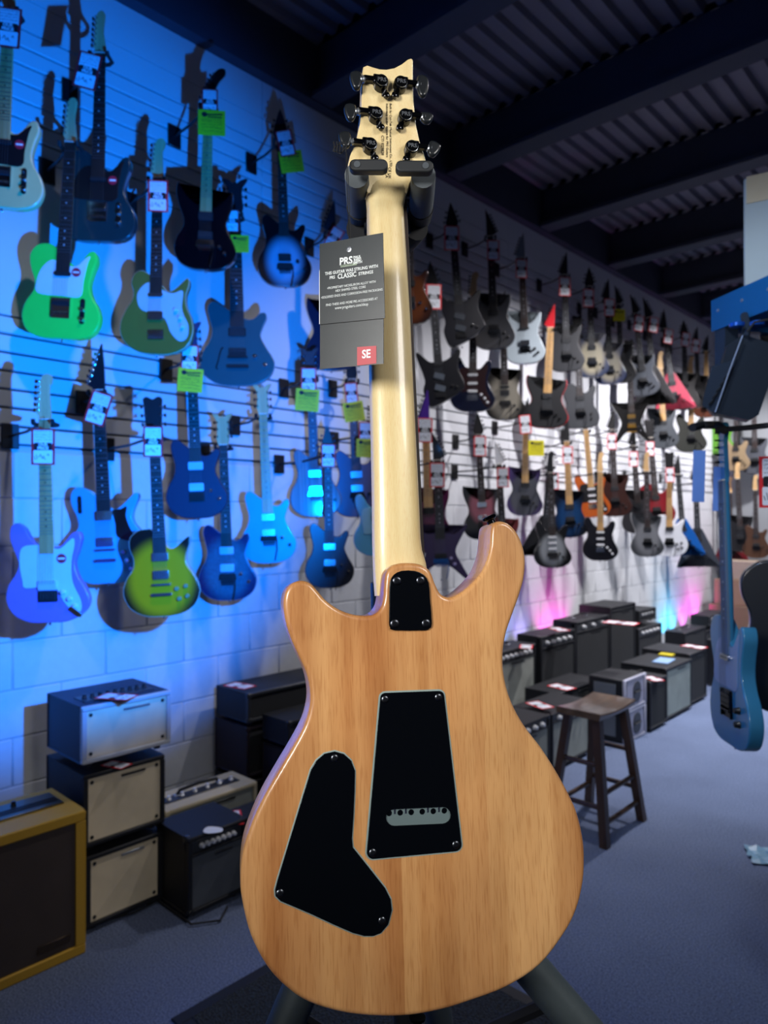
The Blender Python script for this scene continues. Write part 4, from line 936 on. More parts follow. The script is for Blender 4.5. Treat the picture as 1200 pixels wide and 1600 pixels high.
ttxt('PRS', 541.5, 408, .0098, sx=.92, bold=.0003); ttxt('PAUL', 559, 401.5, .0034, bold=.0001); ttxt('REED', 559.5, 405.8, .0034, bold=.0001); ttxt('SMITH', 559.8, 410, .0034, bold=.0001)
gb = tl_(547, 414); MB().box((gb[0]-.001, -.0013, gb[1]+.0001), (.0175, .0002, .0022)).done('logo_bar', PG, ht); ttxt('GUITARS', 542, 413.8, .0026, CARD, 1.3, -.0016)
ttxt('THIS GUITAR WAS STRUNG WITH', 549.5, 422, .0042, sx=.88, bold=.00008); ttxt('PRS', 520, 433.7, .0042, sx=.9, bold=.00008); ttxt('CLASSIC', 543, 430.5, .0066, sx=.82, bold=.00012); ttxt('STRINGS', 572.5, 426.6, .0042, sx=.95, bold=.00008)
ttxt('\u2022PROPRIETARY NICKEL/IRON ALLOY WITH', 549.5, 445.5, .0033, sx=.82); ttxt('HEX SHAPED STEEL CORE', 548.5, 451.5, .0033, sx=.85)
ttxt('\u2022SOLDERED ENDS AND CORROSION-FREE PACKAGING', 550, 459, .0033, sx=.8)
ttxt('FIND THESE AND MORE PRS ACCESSORIES AT', 550, 472, .0033, sx=.82); ttxt('www.prsguitars.com/shop', 550, 478.5, .0040, sx=.85)
red = [tl_(558, 542), tl_(588, 540), tl_(588, 567.5), tl_(558, 571)]
MB().prism(red, -.0002, .0003).done('red_square', pm('b8404a', .5), ht); ttxt('SE', 572.5, 553.5, .0112, WHITE, .85, -.0004, .0003)
gh = tl_(546, 389.5); MB().lathe((gh[0], -.0011, gh[1]), (0, -1, 0), [(0, .0028), (.0006, .0026), (.0007, .0016), (.0003, .0015)], 18).done('eyelet', NICK, ht)
hole = c2w(*tp(546, 389.5)); t0 = c2w(*(Vector(((540-CX)/F, 1, -(228-CY)/F))*.715)); 
cord = MB(); mid = hole.lerp(t0, .5)
for e in (0, 1):
    d = Vector((.0007*e, 0, 0)); cord.tube([t0+d, t0.lerp(hole, .3)+d*3, t0.lerp(hole, .85)+d*3, hole+d], .0004, 5)
cord.tube([t0+Vector((0, 0, .004)), t0+cdir(Vector((-.009, 0, .002))), t0+cdir(Vector((-.013, 0, -.004))), t0+cdir(Vector((-.005, -.002, -.008))), t0], .0007, 6)
for k in range(5): cord.tube([t0+cdir(Vector((-.012+.003*k, -.004, .003))), t0+cdir(Vector((-.011+.003*k, -.006, -.002))), t0+cdir(Vector((-.012+.003*k, -.004, -.007)))], .0008, 5)
co = cord.done('cord', BLKM); co.parent = ht; co.matrix_parent_inverse = Mt.inverted()
# ------------------------------------------------------------------ the stand that carries it
stand = thing('guitar_stand', 'grey rubber and metal floor stand holding the wooden guitar by its headstock', 'guitar stand', c2w(.03, .98, -H))
INV = Matrix.Translation(-stand.location)
def C(px, py, z): return c2w((px-CX)/F*z, z, -(py-CY)/F*z)-stand.location
RUB = pm('50575c', .8, noise=.1, scale=90); STM = pm('4e595d', .6, .3, noise=.12, scale=160); STB = pm('0d1524', .4, .3)
for sg, xn, xf in ((-1, 563, 566), (1, 653, 648)):
    p0 = C(xn-sg*-2, 272, .765); p1 = C(xf+sg*6, 326, .83); p2 = C(xf+sg*4, 352, .90)
    xx = 557 if sg < 0 else 662
    p0 = C(xx, 273, .742); p1 = C(xx+sg*-4, 322, .835); p2 = C(xx-sg*8, 338, .90)
    MB().tube([p0, p0.lerp(p1, .5), p1], .014, 16, [.0128, .0138, .0140]).done('foam_arm', RUB, stand)
    MB().tube([p1+(p2-p1)*.02, p2], .0172, 16, [.0150, .0165]).done('arm_joint', BLKM, stand)
    x0, x1 = (546, 606) if sg < 0 else (618, 677)
    a, b_ = C(x0, 258 if sg < 0 else 261, .722), C(x1, 262 if sg < 0 else 263, .722); ctr = (a+b_)/2; ln = (b_-a).length
    gt = MB().prism(rrect(0, 0, ln, .0120, .0056, 4), -.006, .006, .002, .002).done('gate', pm('1c2024', .6), stand, ctr, (0, 0, TH))
    MB().lathe((-sg*-.0 + sg*(ln/2-.008), -.0062, 0), (0, -1, 0), [(0, .0035), (.0006, .0033)], 14).done('pivot_pin', pm('4a5056', .4), gt)
MB().tube([C(560, 350, .88), C(580, 362, .90), C(606, 364, .91), C(632, 362, .90), C(648, 350, .88)], .02, 14, [.02, .026, .028, .026, .02]).done('yoke', BLKM, stand)
MB().tube([C(570, 350, .86), C(600, 352, .86), C(640, 350, .86)], .012, 12).done('yoke_cover', STB, stand)
MB().cyl(C(601, 380, .93), C(606, 958, .95), .0195, n=20).done('pole', STB, stand)
MB().cyl(C(606, 955, .95), C(634, 1620, 1.0), .0165, n=20).done('lower_pole', BLKM, stand)
MB().cyl(C(605, 910, .95), C(606, 955, .95), .0225, n=20).done('collar', STB, stand)
hub = c2w(.025, .95, -.37)-stand.location
MB().cyl(hub+Vector((0, 0, .04)), hub-Vector((0, 0, .05)), .034, n=20).done('hub', BLKM, stand)
def leg(a, b_, r=.0225):
    a = c2w(*a)-stand.location; b_ = c2w(*b_)-stand.location; d = (b_-a).normalized()
    t = (-stand.location.z+.022-a.z)/d.z; e = a+d*t
    MB().cyl(a, e, r, n=24).done('leg', STM, stand)
    MB().lathe(e-d*.06, d, [(0, .026), (.05, .028), (.066, .02)], 18).done('rubber_foot', BLKM, stand)
leg((-.0, .94, -.36), (-.1185, .85, -.609)); leg((.03, .90, -.39), (.2345, .85, -.609)); leg((.03, .98, -.38), (.10, 1.22, -.9))
MB().tube([c2w(.03, .98, -.78)-stand.location, c2w(.135, .90, -.648)-stand.location, c2w(.215, .865, -.585)-stand.location], .006, 6, [.007, .0085, .0085]).done('strut', BLKM, stand)
MB().tube([c2w(.03, .98, -.78)-stand.location, c2w(-.11, .862, -.60)-stand.location], .007, 6).done('strut', BLKM, stand)
# rubber mat under it
def matm():
    m, nt, b = newmat('black_loop_mat'); N = nt.nodes.new; Lk = nt.links.new
    tc = N('ShaderNodeTexCoord'); n1 = N('ShaderNodeTexVoronoi'); n1.inputs['Scale'].default_value = 150; Lk(tc.outputs['Object'], n1.inputs['Vector'])
    r = N('ShaderNodeValToRGB'); r.color_ramp.elements[0].color = lin('46565e'); r.color_ramp.elements[1].color = lin('0b0f14'); r.color_ramp.elements[1].position = .6; Lk(n1.outputs['Distance'], r.inputs[0])
    Lk(r.outputs[0], b.inputs['Base Color']); bp = N('ShaderNodeBump'); bp.inputs['Strength'].default_value = 1; bp.inputs['Distance'].default_value = .01; bp.invert = True
    Lk(n1.outputs['Distance'], bp.inputs['Height']); Lk(bp.outputs[0], b.inputs['Normal']); b.inputs['Roughness'].default_value = .7; return m
mc = floorpt(268, 1592); md = floorpt(572, 1421)
mw, ml = 1.6, md.y-mc.y
mat_ = thing('floor_mat', 'black textured floor mat with smooth border under the guitar stand', 'floor mat', (mc.x+mw/2, mc.y+ml/2, 0))
MB().bbox((0, 0, .005), (mw-.09, ml-.09, .010), .002).done('mat_surface', matm(), mat_)
b = MB()
for cx, cy, sx, sy in ((-(mw/2-.0225), 0, .045, ml), ((mw/2-.0225), 0, .045, ml), (0, -(ml/2-.0225), mw-.09, .045), (0, (ml/2-.0225), mw-.09, .045)): b.bbox((cx, cy, .004), (sx, sy, .008), .002)
b.done('mat_border', pm('0c1018', .6), mat_)
# ------------------------------------------------------------------ amplifiers
TOLEX = pm('0e1118', .6, noise=.25, scale=300, bump=.3); TOLEXB = pm('17233a', .55, noise=.2, scale=300, bump=.3)
GRC = weave('d8c8a8', 'eadcba', 300); GRG = weave('80857f', '9a9e97', 300); GRK = weave('15171a', '24272b', 300); GRB = weave('3a302c', '4d423c', 260)
TWEED = pm('c2962a', .6, noise=.3, scale=400, bump=.3); SIL = pm('a9afb6', .35, .8); PLAS = pm('2a2d33', .4)
KNM = MB().lathe((0, 0, 0), (1, 0, 0), [(0, .010), (.004, .010), (.006, .008), (.016, .007), (.017, .003)], 12).mesh('knob', pm('eceef0', .3, .3))
KNB = MB().lathe((0, 0, 0), (1, 0, 0), [(0, .010), (.004, .010), (.006, .008), (.016, .007), (.017, .003)], 12).mesh('knob', pm('1c1e22', .3))
def amp(label, xf, y0, y1, z0, z1, dep, shell=TOLEX, grille=GRK, top=0., knobs=0, km=None, edge=None, screws=False, handle=True, logo=True, corners=True, feet=True, piping=None, group='amplifiers along the wall', cat_='amplifier', topknobs=0, rails=0, slope=0., fr=.018, ks=1.):
    """box amplifier facing the shop: x is forward; top = height of a control strip above the grille"""
    t = thing('guitar_amplifier', label, cat_, (xf-dep/2, (y0+y1)/2, z0), group=group)
    W_, Hh = y1-y0, z1-z0; f0 = .018 if feet else 0; hh = Hh-f0
    if feet:
        for sx in (-1, 1):
            for sy in (-1, 1): MB().cyl((sx*(dep/2-.04), sy*(W_/2-.04), 0), (sx*(dep/2-.04), sy*(W_/2-.04), f0), .014, n=8).done('foot', BLKM, t)
    # cabinet: a profile seen from the side, open front, with a thick frame
    prof = [(-dep/2, 0), (dep/2-.018, 0), (dep/2-.018-slope*.0, hh*.75), (dep/2-.018-slope, hh), (-dep/2, hh)]
    b = MB(); rg = []
    for yy in (-W_/2+.004, -W_/2, W_/2, W_/2-.004):
        k = 1 if abs(yy) == W_/2 else .0; rg.append([(x+(.004 if k == 0 and x < 0 else 0)-(.004 if k == 0 and x > 0 else 0), yy, f0+z+(0.004 if k == 0 and z == 0 else 0)-(.004 if k == 0 and z > hh*.8 else 0)) for x, z in prof])
    b.loft([rg[0], rg[1]], False); b.loft([rg[1], rg[2]], False); b.loft([rg[2], rg[3]], False); n = len(prof)
    b.add(rg[0], [tuple(range(n))]); b.add(rg[3], [tuple(range(n))[::-1]])
    b.done('cabinet', shell, t, ang=30)
    e = edge or shell; xf_ = dep/2
    b = MB()
    b.bbox((xf_-.011, 0, f0+fr/2), (.022, W_, fr), .004); b.bbox((xf_-.011, -W_/2+fr/2, f0+hh/2), (.0216, fr-.0006, hh-2*fr), .001)
    b.bbox((xf_-.011, W_/2-fr/2, f0+hh/2), (.0216, fr-.0006, hh-2*fr), .001); b.bbox((xf_-.011-slope*.5, 0, f0+hh-fr/2), (.022+slope, W_, fr), .004)
    if top: b.bbox((xf_-.011, 0, f0+hh-fr-top), (.020, W_-2*fr, .010), .002)
    b.done('front_frame', e, t)
    gh_ = hh-2*fr-top-(.005 if top else 0)
    g = MB().bbox((xf_-.012, 0, f0+fr+gh_/2), (.010, W_-2*fr+.002, gh_+.002), .003).done('grille', grille, t)
    if piping:
        zc_ = f0+fr+gh_/2; yw = W_/2-fr-.004; zh = gh_/2-.004
        MB().tube([(xf_-.005, -yw, zc_-zh), (xf_-.005, yw, zc_-zh), (xf_-.005, yw, zc_+zh), (xf_-.005, -yw, zc_+zh), (xf_-.005, -yw, zc_-zh)], .0028, 6).done('piping', piping, t)
    if top:
        p_ = MB().bbox((xf_-.013, 0, f0+hh-fr-top/2+.002), (.008, W_-2*fr, top-.008), .002).done('control_panel', PLAS, t)
        for i in range(knobs):
            yy = -W_/2+.05+(W_-.10)*(i+.5)/knobs; ob('knob', km or KNM, p_, (xf_-.009, yy, f0+hh-fr-top/2+.002)).scale = (ks,)*3
    if topknobs:
        p_ = MB().bbox((xf_-.075-dep*.12, 0, f0+hh+.001), (dep*.3, W_*.8, .006), .002).done('control_panel', PLAS, t)
        for i in range(topknobs):
            ob('knob', km or KNM, p_, (xf_-.075-dep*.12, -W_*.34+W_*.68*i/max(1, topknobs-1), f0+hh+.004), (0, -math.pi/2, 0))
    if screws:
        for sy in (-1, 1):
            for sz in (0, 1): MB().lathe((xf_-.007, sy*(W_/2-fr-.016), f0+fr+.016+sz*(gh_-.032)), (1, 0, 0), [(0, .007), (.002, .007), (.003, .004)], 12).done('grille_screw', BLK, t)
    if logo:
        MB().bbox((xf_-.005, W_*.10, f0+fr+gh_-.020), (.004, W_*.30, .009), .001).done('badge', SIL if logo == 2 else BLK, t)
    if handle:
        hw_ = min(.11, W_*.3)
        MB().tube([(-.02, -hw_, f0+hh), (-.02, -hw_*.85, f0+hh+.022), (-.02, 0, f0+hh+.028), (-.02, hw_*.85, f0+hh+.022), (-.02, hw_, f0+hh)], .008, 8).done('handle', BLKM, t)
        for s in (-1, 1): MB().bbox((-.02, s*hw_, f0+hh+.003), (.028, .03, .008), .002).done('handle_mount', SIL, t)
    if corners:
        for sy in (-1, 1):
            for sz in (0, 1): MB().bbox((xf_-.012-(slope if sz else 0), sy*(W_/2-.012), f0+.012+sz*(hh-.024)), (.028, .028, .028), .006).done('corner_guard', BLK if edge is None else e, t)
    return t
def lay(px, py, h, desc, size=1., deg=0):
    P = floorpt(px, py, h); pricetag(P, math.radians(deg), 0, desc, size, flat=True, where='lying on top of the ')
# left group
a1 = amp('yellow tweed amplifier with brown grille, at the left edge', -2.50, .46, 1.12, 0, .505, .30, TWEED, GRB, fr=.036, edge=TWEED, handle=False, logo=0, corners=False, feet=False, screws=False)
MB().prism(rrect(0, 0, .12, .02, .003, 2), -.002, .001, .0005).done('badge', pm('4a1a22', .4), a1, (.146, -.01, .470), (0, 0, math.pi/2))
MB().bbox((.147, .22, .075), (.003, .11, .028), .001).done('name_plate', pm('5a4a3c', .3, .8), a1)
cpn = MB().bbox((-.03, .05, .508), (.13, .5, .008), .002).done('control_panel', pm('5c5a4e', .3, .7), a1)
for i in range(5): ob('knob', KNB, cpn, (-.06, -.12+.07*i, .512), (0, -math.pi/2, 0))
for i in range(3): MB().box((.0-.015*i, .16, .5135), (.004, .26, .002)).done('vent_slot', BLK, cpn)
MB().tube([(.07, -.20, .508), (.07, -.17, .54), (.07, -.06, .545), (.07, -.02, .508)], .010, 8).done('handle', BLKM, a1)
amp('bottom cream-grilled speaker cabinet of the stack by the tweed amplifier', -2.60, 1.165, 1.475, 0, .285, .34, TOLEX, GRC, screws=True, handle=False, corners=False, logo=2, group='stack of cream-grilled cabinets')
amp('middle cream-grilled speaker cabinet of the stack, with red tag on top', -2.60, 1.155, 1.485, .30, .590, .34, TOLEX, GRC, screws=True, handle=False, corners=False, group='stack of cream-grilled cabinets')
amp('topmost cream-grilled amplifier of the stack with knobs on its top', -2.59, 1.145, 1.505, .615, .845, .32, TOLEXB, GRC, screws=True, edge=pm('b4b8bc', .4), handle=False, topknobs=9, km=KNB, corners=False, logo=2, group='stack of cream-grilled cabinets')
lay(183, 1088, .86, 'topmost cream-grilled amplifier', .95, 120); lay(183, 1194, .593, 'middle cream cabinet', .7, 110)
PIP = pm('5e6470', .4, .3)
amp('lowest black cabinet of the tall dark stack behind the wooden guitar', -2.83, 2.05, 2.80, 0, .26, .27, TOLEX, GRK, handle=False, logo=0, group='dark amplifier stack')
amp('middle dark red cabinet of the tall dark stack', -2.83, 2.05, 2.80, .262, .528, .27, pm('1a0f1c', .6), GRK, handle=False, logo=0, group='dark amplifier stack', edge=pm('1a0f1c', .6))
amp('black amplifier head topping the tall dark stack', -2.82, 2.05, 2.82, .530, .690, .27, TOLEX, GRK, handle=False, logo=0, group='dark amplifier stack', edge=PLAS)
amp('short dark cabinet in front of the tall dark stack', -2.60, 2.12, 2.70, 0, .45, .20, pm('150d18', .6), GRK, handle=False, logo=0, group='dark amplifier stack')
amp('small black amplifier head with a pink tag before the dark stack', -2.60, 2.12, 2.68, .452, .585, .20, TOLEX, GRK, handle=False, logo=0, group='dark amplifier stack')
for z, x0, xf in ((.529, -3.09, -2.815), (.451, -2.79, -2.595)):
    pass
lay(375, 1071, .692, 'black head on the tall dark stack', 1.0, 100)
pt = pricetag((-2.592, 2.30, .55), math.radians(90), 0, 'small black head', .9, where='standing on the front of the ')
a2 = amp('small black practice amplifier with silver knobs beside the cream stack', -2.40, 1.47, 1.74, 0, .315, .24, TOLEX, weave('3a3f46', '5a6068', 300), top=.055, knobs=7, handle=False, slope=.02)
amp('small dark amplifier half hidden by the wooden guitar', -2.32, 1.765, 2.05, 0, .295, .24, TOLEX, GRK, top=.05, knobs=5, handle=False)
amp('low pale panelled amplifier with black handle behind the practice amplifier', -2.68, 1.53, 2.0, 0, .32, .2, pm('b8ad90', .6), GRG, edge=pm('b8ad90', .6), topknobs=6)
lay(362, 1277, .30, 'small dark amplifier', 1.0, 60)
cardt = tag(MB().prism(cat([(-.035, -.02), (.02, -.03), (.04, .0), (.0, .03), (-.03, .02)], 3), -.0005, .0005).done('paper_label', WHITE), 'blank white swing tag lying on the small practice amplifier', 'label')
cardt.location = floorpt(333, 1296, .322); cardt.rotation_euler = (math.pi/2, 0, .4)
cable = tag(MB().tube(cat3 := [floorpt(131, 1383, .17), floorpt(140, 1408, .09), floorpt(150, 1423, .04), floorpt(172, 1434, .012), floorpt(210, 1424, .01), floorpt(248, 1405, .01), floorpt(300, 1442, .01), floorpt(345, 1436, .01), floorpt(356, 1415, .01)], .0042, 6).done('power_cable', BLKM), 'black cable drooping from the tweed amplifier across the carpet', 'cable')
# right group, back row
amp('grey-grilled combo amplifier nearest the wooden guitar, back row', -2.75, 3.98, 4.56, 0, .615, .21, TOLEX, GRG, top=.06, knobs=8, ks=1.5)
amp('black combo amplifier with four bright knobs, back row', -2.74, 4.62, 5.14, 0, .655, .21, TOLEX, GRK, top=.075, knobs=5, handle=False, slope=.02, ks=1.5)
amp('black combo amplifier with white tag and bright knob, back row', -2.76, 5.19, 5.78, 0, .70, .21, TOLEX, GRK, top=.07, knobs=3, slope=.03, ks=1.5)
amp('tall black cabinet with red paper on top, back row', -2.76, 5.80, 6.30, 0, .76, .30, TOLEX, GRK, top=.02, handle=False)
amp('stacked small black amplifier beyond the tall cabinet', -2.78, 6.42, 6.95, 0, .50, .26, TOLEX, GRK, top=.06, knobs=5, ks=1.5)
amp('tiny black amplifier on top of the far stacked amplifier', -2.80, 6.48, 6.86, .53, .66, .2, TOLEX, GRK, top=.05, knobs=4, handle=False)
amp('black amplifier under the cyan wall glow', -2.70, 7.35, 7.95, 0, .36, .21, TOLEX, GRK)
amp('far black cabinet under the magenta wall glow', -2.72, 8.0, 8.75, 0, .30, .21, TOLEX, GRK)
amp('far black amplifier head with red light on the corner cabinet', -2.72, 8.1, 8.70, .32, .45, .2, TOLEX, GRK, top=.04, knobs=4, handle=False)
lay(873, 983, .70, 'black combo with four bright knobs', 1.1, 60); lay(822, 1010, .63, 'grey-grilled combo', 1.0, 30)
lay(970, 973, .768, 'tall black cabinet', 1.6, 95); 
# right group, front row
amp('low grey-grilled amplifier partly hidden by the wooden guitar', -2.17, 3.18, 3.76, 0, .37, .28, TOLEX, GRG, top=.05, knobs=6, ks=1.5)
amp('low grey-grilled amplifier behind the wooden stool', -2.18, 3.80, 4.28, 0, .36, .28, TOLEX, GRG, top=.04, knobs=5, ks=1.5, handle=False)
amp('flat wide black cabinet behind the stool with a tag on it', -2.44, 4.33, 4.98, 0, .34, .26, TOLEX, GRK, handle=False)
lay(843, 1101, .39, 'low grey-grilled amplifier', 1.1, 70); lay(877, 1073, .345, 'flat wide black cabinet', 1.2, 80)
def case(label, z0):
    t = thing('rack_case', label, 'case', (-2.24, 4.80, z0), group='white rack cases')
    MB().bbox((0, 0, .108), (.26, .34, .212), .006).done('shell', TOLEX, t)
    b = MB()
    for s in (-1, 1):
        b.bbox((.13, s*.165, .108), (.02, .022, .216), .005); b.bbox((.13, 0, .108+s*.098), (.02, .31, .02), .005)
    b.done('white_frame', pm('b8b8c8', .4, .2), t)
    MB().prism(rrect(0, 0, .27, .17, .01, 3), -.002, .002, .001).done('front_panel', pm('9c9cb0', .5), t, (.134, 0, .108), (0, 0, math.pi/2))
    MB().prism(rrect(0, 0, .12, .14, .05, 6), -.003, .001, .001).done('handle_recess', BLK, t, (.138, .02, .108), (0, 0, math.pi/2))
    MB().tube([(.145, -.03, .108), (.15, 0, .11), (.15, .05, .11), (.145, .075, .108)], .006, 8).done('handle', PLAS, t)
    MB().bbox((-.01, -.171, .108), (.16, .004, .14), .001).done('side_label', pm('6a7078', .5), t)
case('lower white framed rack case with oval handle, behind the stool', .0); case('upper white framed rack case with oval handle, stacked behind the stool', .218)
amp('narrow black amplifier with red tag, right of the rack cases', -2.08, 5.0, 5.30, 0, .365, .28, TOLEX, GRK)
amp('silver-grilled speaker cabinet in the right-hand row', -2.10, 5.34, 5.86, 0, .40, .36, TOLEX, weave('7a8482', '929c98', 300), handle=False)
amp('black cabinet beyond the silver-grilled one', -2.13, 5.90, 6.28, 0, .425, .40, TOLEX, GRK, handle=False)
amp('black amplifier seen right of the light blue guitar', -1.95, 6.75, 7.35, 0, .42, .34, TOLEX, GRK)
lay(1020, 1060, .37, 'narrow black amplifier', 1.0, 60); lay(1084, 1010, .43, 'black cabinet beyond the silver-grilled one', 1.3, 80)
mags = tag(MB().bbox((0, 0, .006), (.11, .26, .012), .001).done('booklet', pm('c8b820', .5)), 'yellow booklet lying on the silver-grilled cabinet', 'booklet'); mags.location = tuple(floorpt(1046, 1021, .402)); mags.rotation_euler = (0, 0, .1)
mag2 = tag(MB().bbox((0, 0, .004), (.12, .22, .008), .001).done('booklet', pm('88a8d0', .5)), 'pale blue booklet lying on the silver-grilled cabinet', 'booklet'); mag2.location = tuple(floorpt(1036, 1031, .402)+Vector((.02, -.04, 0))); mag2.rotation_euler = (0, 0, .1)
# ------------------------------------------------------------------ stool
STW = wood('2c1c12', '4a3222', .45, .3, 22, 2., .2, 'dark_stool_wood'); STT = wood('4a3a2e', '6f5846', .35, .5, 22, 3., .15, 'worn_seat_wood', axis=1)
so = thing('wooden_stool', 'dark wooden saddle stool with four splayed legs on the carpet', 'stool', (-1.665, 3.335, 0))
rg = []
for k in range(13):
    y = -.195+.39*k/12; dip = .014*(1-(y/.195)**2)
    rg.append([(-.115, y, .612-dip), (.115, y, .612-dip), (.118, y, .606-dip), (.112, y, .580-dip*.3), (-.112, y, .580-dip*.3), (-.118, y, .606-dip)])
MB().loft(rg).done('seat', STT, so, ang=30)
legp = {}
for sx in (-1, 1):
    for sy in (-1, 1):
        a = Vector((sx*.075, sy*.140, .585)); b_ = Vector((sx*.145, sy*.205, 0)); legp[(sx, sy)] = (a, b_)
        q = MB(); r_ = .0195
        q.loft([[(p.x+dx*r_, p.y+dy*r_, p.z) for dx, dy in ((-1, -1), (1, -1), (1, 1), (-1, 1))] for p in (a, b_)]); q.done('leg', STW, so)
def rung(k1, k2, h, r=.0125):
    p = [legp[k][0].lerp(legp[k][1], 1-h/.585) for k in (k1, k2)]; MB().cyl(p[0], p[1], r, n=10).done('rung', STW, so)
rung((-1, -1), (1, -1), .17); rung((-1, 1), (1, 1), .17); rung((1, -1), (1, 1), .23); rung((-1, -1), (-1, 1), .13); rung((-1, -1), (1, -1), .36); rung((-1, 1), (1, 1), .36); rung((1, -1), (1, 1), .10)
# ------------------------------------------------------------------ right-hand rack
def R3(px, py, z): return c2w((px-CX)/F*z, z, -(py-CY)/F*z)
rack = thing('display_rack', 'blue metal display rack with top rail and dark post at the right edge', 'rack', (0, 0, 0))
c0 = Vector(((1112-CX)/F*2.1, 2.1, 0)); dr = Vector((.213, -1, 0)).normalized(); per = Vector((-dr.y, dr.x, 0))*-1
RB = pm('15588f', .4, .2, noise=.06); RD = pm('26303c', .5, .2)
def R4(s, t_, u): v = c0+dr*s+Vector((1, .213, 0)).normalized()*t_; return c2w(v.x, v.y, u)
rack.location = R4(0, 0, -H)
def rbox(name, s0, s1, t0_, t1, u0, u1, m, parent=rack):
    vs = [R4(s, t_, u)-rack.location for s in (s0, s1) for t_ in (t0_, t1) for u in (u0, u1)]
    return MB().add(vs, [(0, 1, 3, 2), (4, 6, 7, 5), (0, 4, 5, 1), (2, 3, 7, 6), (0, 2, 6, 4), (1, 5, 7, 3)]).done(name, m, parent)
rbox('top_rail', 0, .9, 0, .05, .545, .637, RB); rbox('end_rail', 0, .03, .05, .8, .545, .637, RB)
rbox('post', .01, .055, .004, .048, .40, .545, RD); rbox('post', .01, .055, .70, .745, .40, .545, RD); rbox('cross_bar', .03, .9, .30, .34, .50, .54, RD)
rbox('back_panel', .02, .9, .60, .62, -.9, .5, pm('2b6f94', .5))
for s in (.03, .13, .23): 
    p = R4(s, 0, .60)-rack.location; MB().lathe(p, cdir(Vector((-1, -.213, 0))), [(0, .005), (.002, .0045)], 10).done('bolt', SIL, rack)
# lower end of the near post is cut by the hanging speaker; box standing on the shelf
bx = thing('cardboard_box', 'large pale cardboard box with brown tape standing on the blue rack', 'box', R4(.11, .25, .637)); bx.rotation_euler = (0, 0, TH-math.radians(32))
KR = pm('93a0a4', .8, noise=.08, scale=8)
bp0 = R3(1163, 440, 1.97); bx.location = (bp0.x, bp0.y, 2.188)
hb = .30
MB().bbox((.26, .2, hb/2), (.52, .4, hb), .004).done('carton', KR, bx); MB().box((.045, -.001, hb-.035), (.075, .003, .075)).done('tape', pm('a3987e', .5), bx)
MB().box((.26, .2, hb+.0015), (.52, .06, .002)).done('tape', pm('a3987e', .5), bx); ob('lettering', textmesh('FRAGILE', .03, pm('4a5a68', .7)), bx, (.16, -.002, hb-.02), (math.pi/2, 0, 0))
sp = thing('hanging_speaker', 'black wedge shaped speaker with side slots hanging under the blue rack', 'speaker', R3(1150, 600, 1.9))
SPL = sp.location.copy()
def poly3(name, front, back, m, par):
    n = len(front); vs = [p-SPL for p in front+back]; return MB().add(vs, [tuple(range(n)), tuple(range(n, 2*n))[::-1]]+[(i, (i+1) % n, n+(i+1) % n, n+i) for i in range(n)]).done(name, m, par, ang=25)
SPK = pm('1a2430', .55, .1, noise=.15, scale=60)
fr_ = [(1137, 540), (1162, 522), (1202, 535), (1206, 590), (1186, 648), (1172, 656), (1118, 645), (1110, 636)]
poly3('cabinet', [R3(x, y, 1.9) for x, y in fr_], [R3(x*1.0-6, y+4, 2.15) for x, y in fr_], SPK, sp)
sl = [(1113, 572), (1136, 566), (1152, 560), (1118, 646), (1098, 634), (1100, 618)]
poly3('side_horn', [R3(x, y, 1.895) for x, y in sl], [R3(x, y, 2.1) for x, y in sl], pm('202c3c', .5), sp)
MB().tube([R3(1161, 524, 1.88)-SPL, R3(1140, 580, 1.88)-SPL, R3(1118, 644, 1.88)-SPL], .0016, 6).done('edge_trim', pm('8a98b0', .4), sp)
for i in range(6): MB().tube([R3(1108+6*i, 632-10*i, 1.889)-SPL, R3(1116+6*i, 624-10*i, 1.889)-SPL], .0022, 6).done('side_slot', BLK, sp)
MB().tube([R3(1165, 528, 1.9)-SPL, R3(1168, 510, 1.93)-SPL, R3(1164, 492, 1.96)-SPL], .011, 8).done('bracket', RD, sp)
for x, y in ((1152, 512), (1184, 510)): MB().lathe(R3(x, y, 1.9)-SPL, (0, 0, 1), [(0, .006), (.003, .018), (.012, .02), (.016, .012)], 14).done('clamp_knob', pm('1e5cc0', .3, .5), sp)
MB().tube([R3(1168, 518, 1.88)-SPL, R3(1180, 503, 1.87)-SPL, R3(1200, 499, 1.86)-SPL, R3(1230, 500, 1.85)-SPL], .003, 6).done('cable', BLKM, sp)
# light blue guitar hanging from the rack, seen nearly edge on
P, _ = R3(1134, 1166, 1.93), 0
def hbase(px, py, z): return R3(px, py, z), z
def teleextra(g):
    for zz in (.20, .285): MB().prism(rrect(0, zz, .05, .02, .006, 3), -.004, .001, .001).done('switch_plate', BLKM, g)
SKY = pm('3a86ae', .3, coat=.6)
g70, n70 = guitar('light blue guitar on the rack', 'light blue guitar hanging edge on from the blue rack at right', 'tele', SKY, 'fender', SKY, pm('5a7088', .5), p=(1104, 660, 1138, 1166), plane=hbase(1138, 1163, 2.02), yaw=0, hang=False,
    picks=(('s', 26.5, CHROME), ('h', 13.5, DKMET)), brg=('tele', DKMET), knobs=BLK, guard=(TGD, pm('7d9cc4', .3, coat=.6)), group='guitars on the blue rack')
def turn(g, angdeg, roll): g.rotation_euler = (0, roll, math.radians(angdeg))
turn(g70, math.degrees(TH)-96, math.atan2(-34, 506)*.95)
g71, n71 = guitar('dark guitar cut by the right edge', 'dark guitar with a large price tag, cut by the right edge', 'lp', pm('1a2028', .35, coat=.5), 'three', BLK, pm('2a4060', .5), p=(1240, 500, 1266, 1122), plane=hbase(1266, 1122, 2.1), yaw=0, hang=False, group='guitars on the blue rack')
turn(g71, math.degrees(TH)-22, math.atan2(-40, 560))
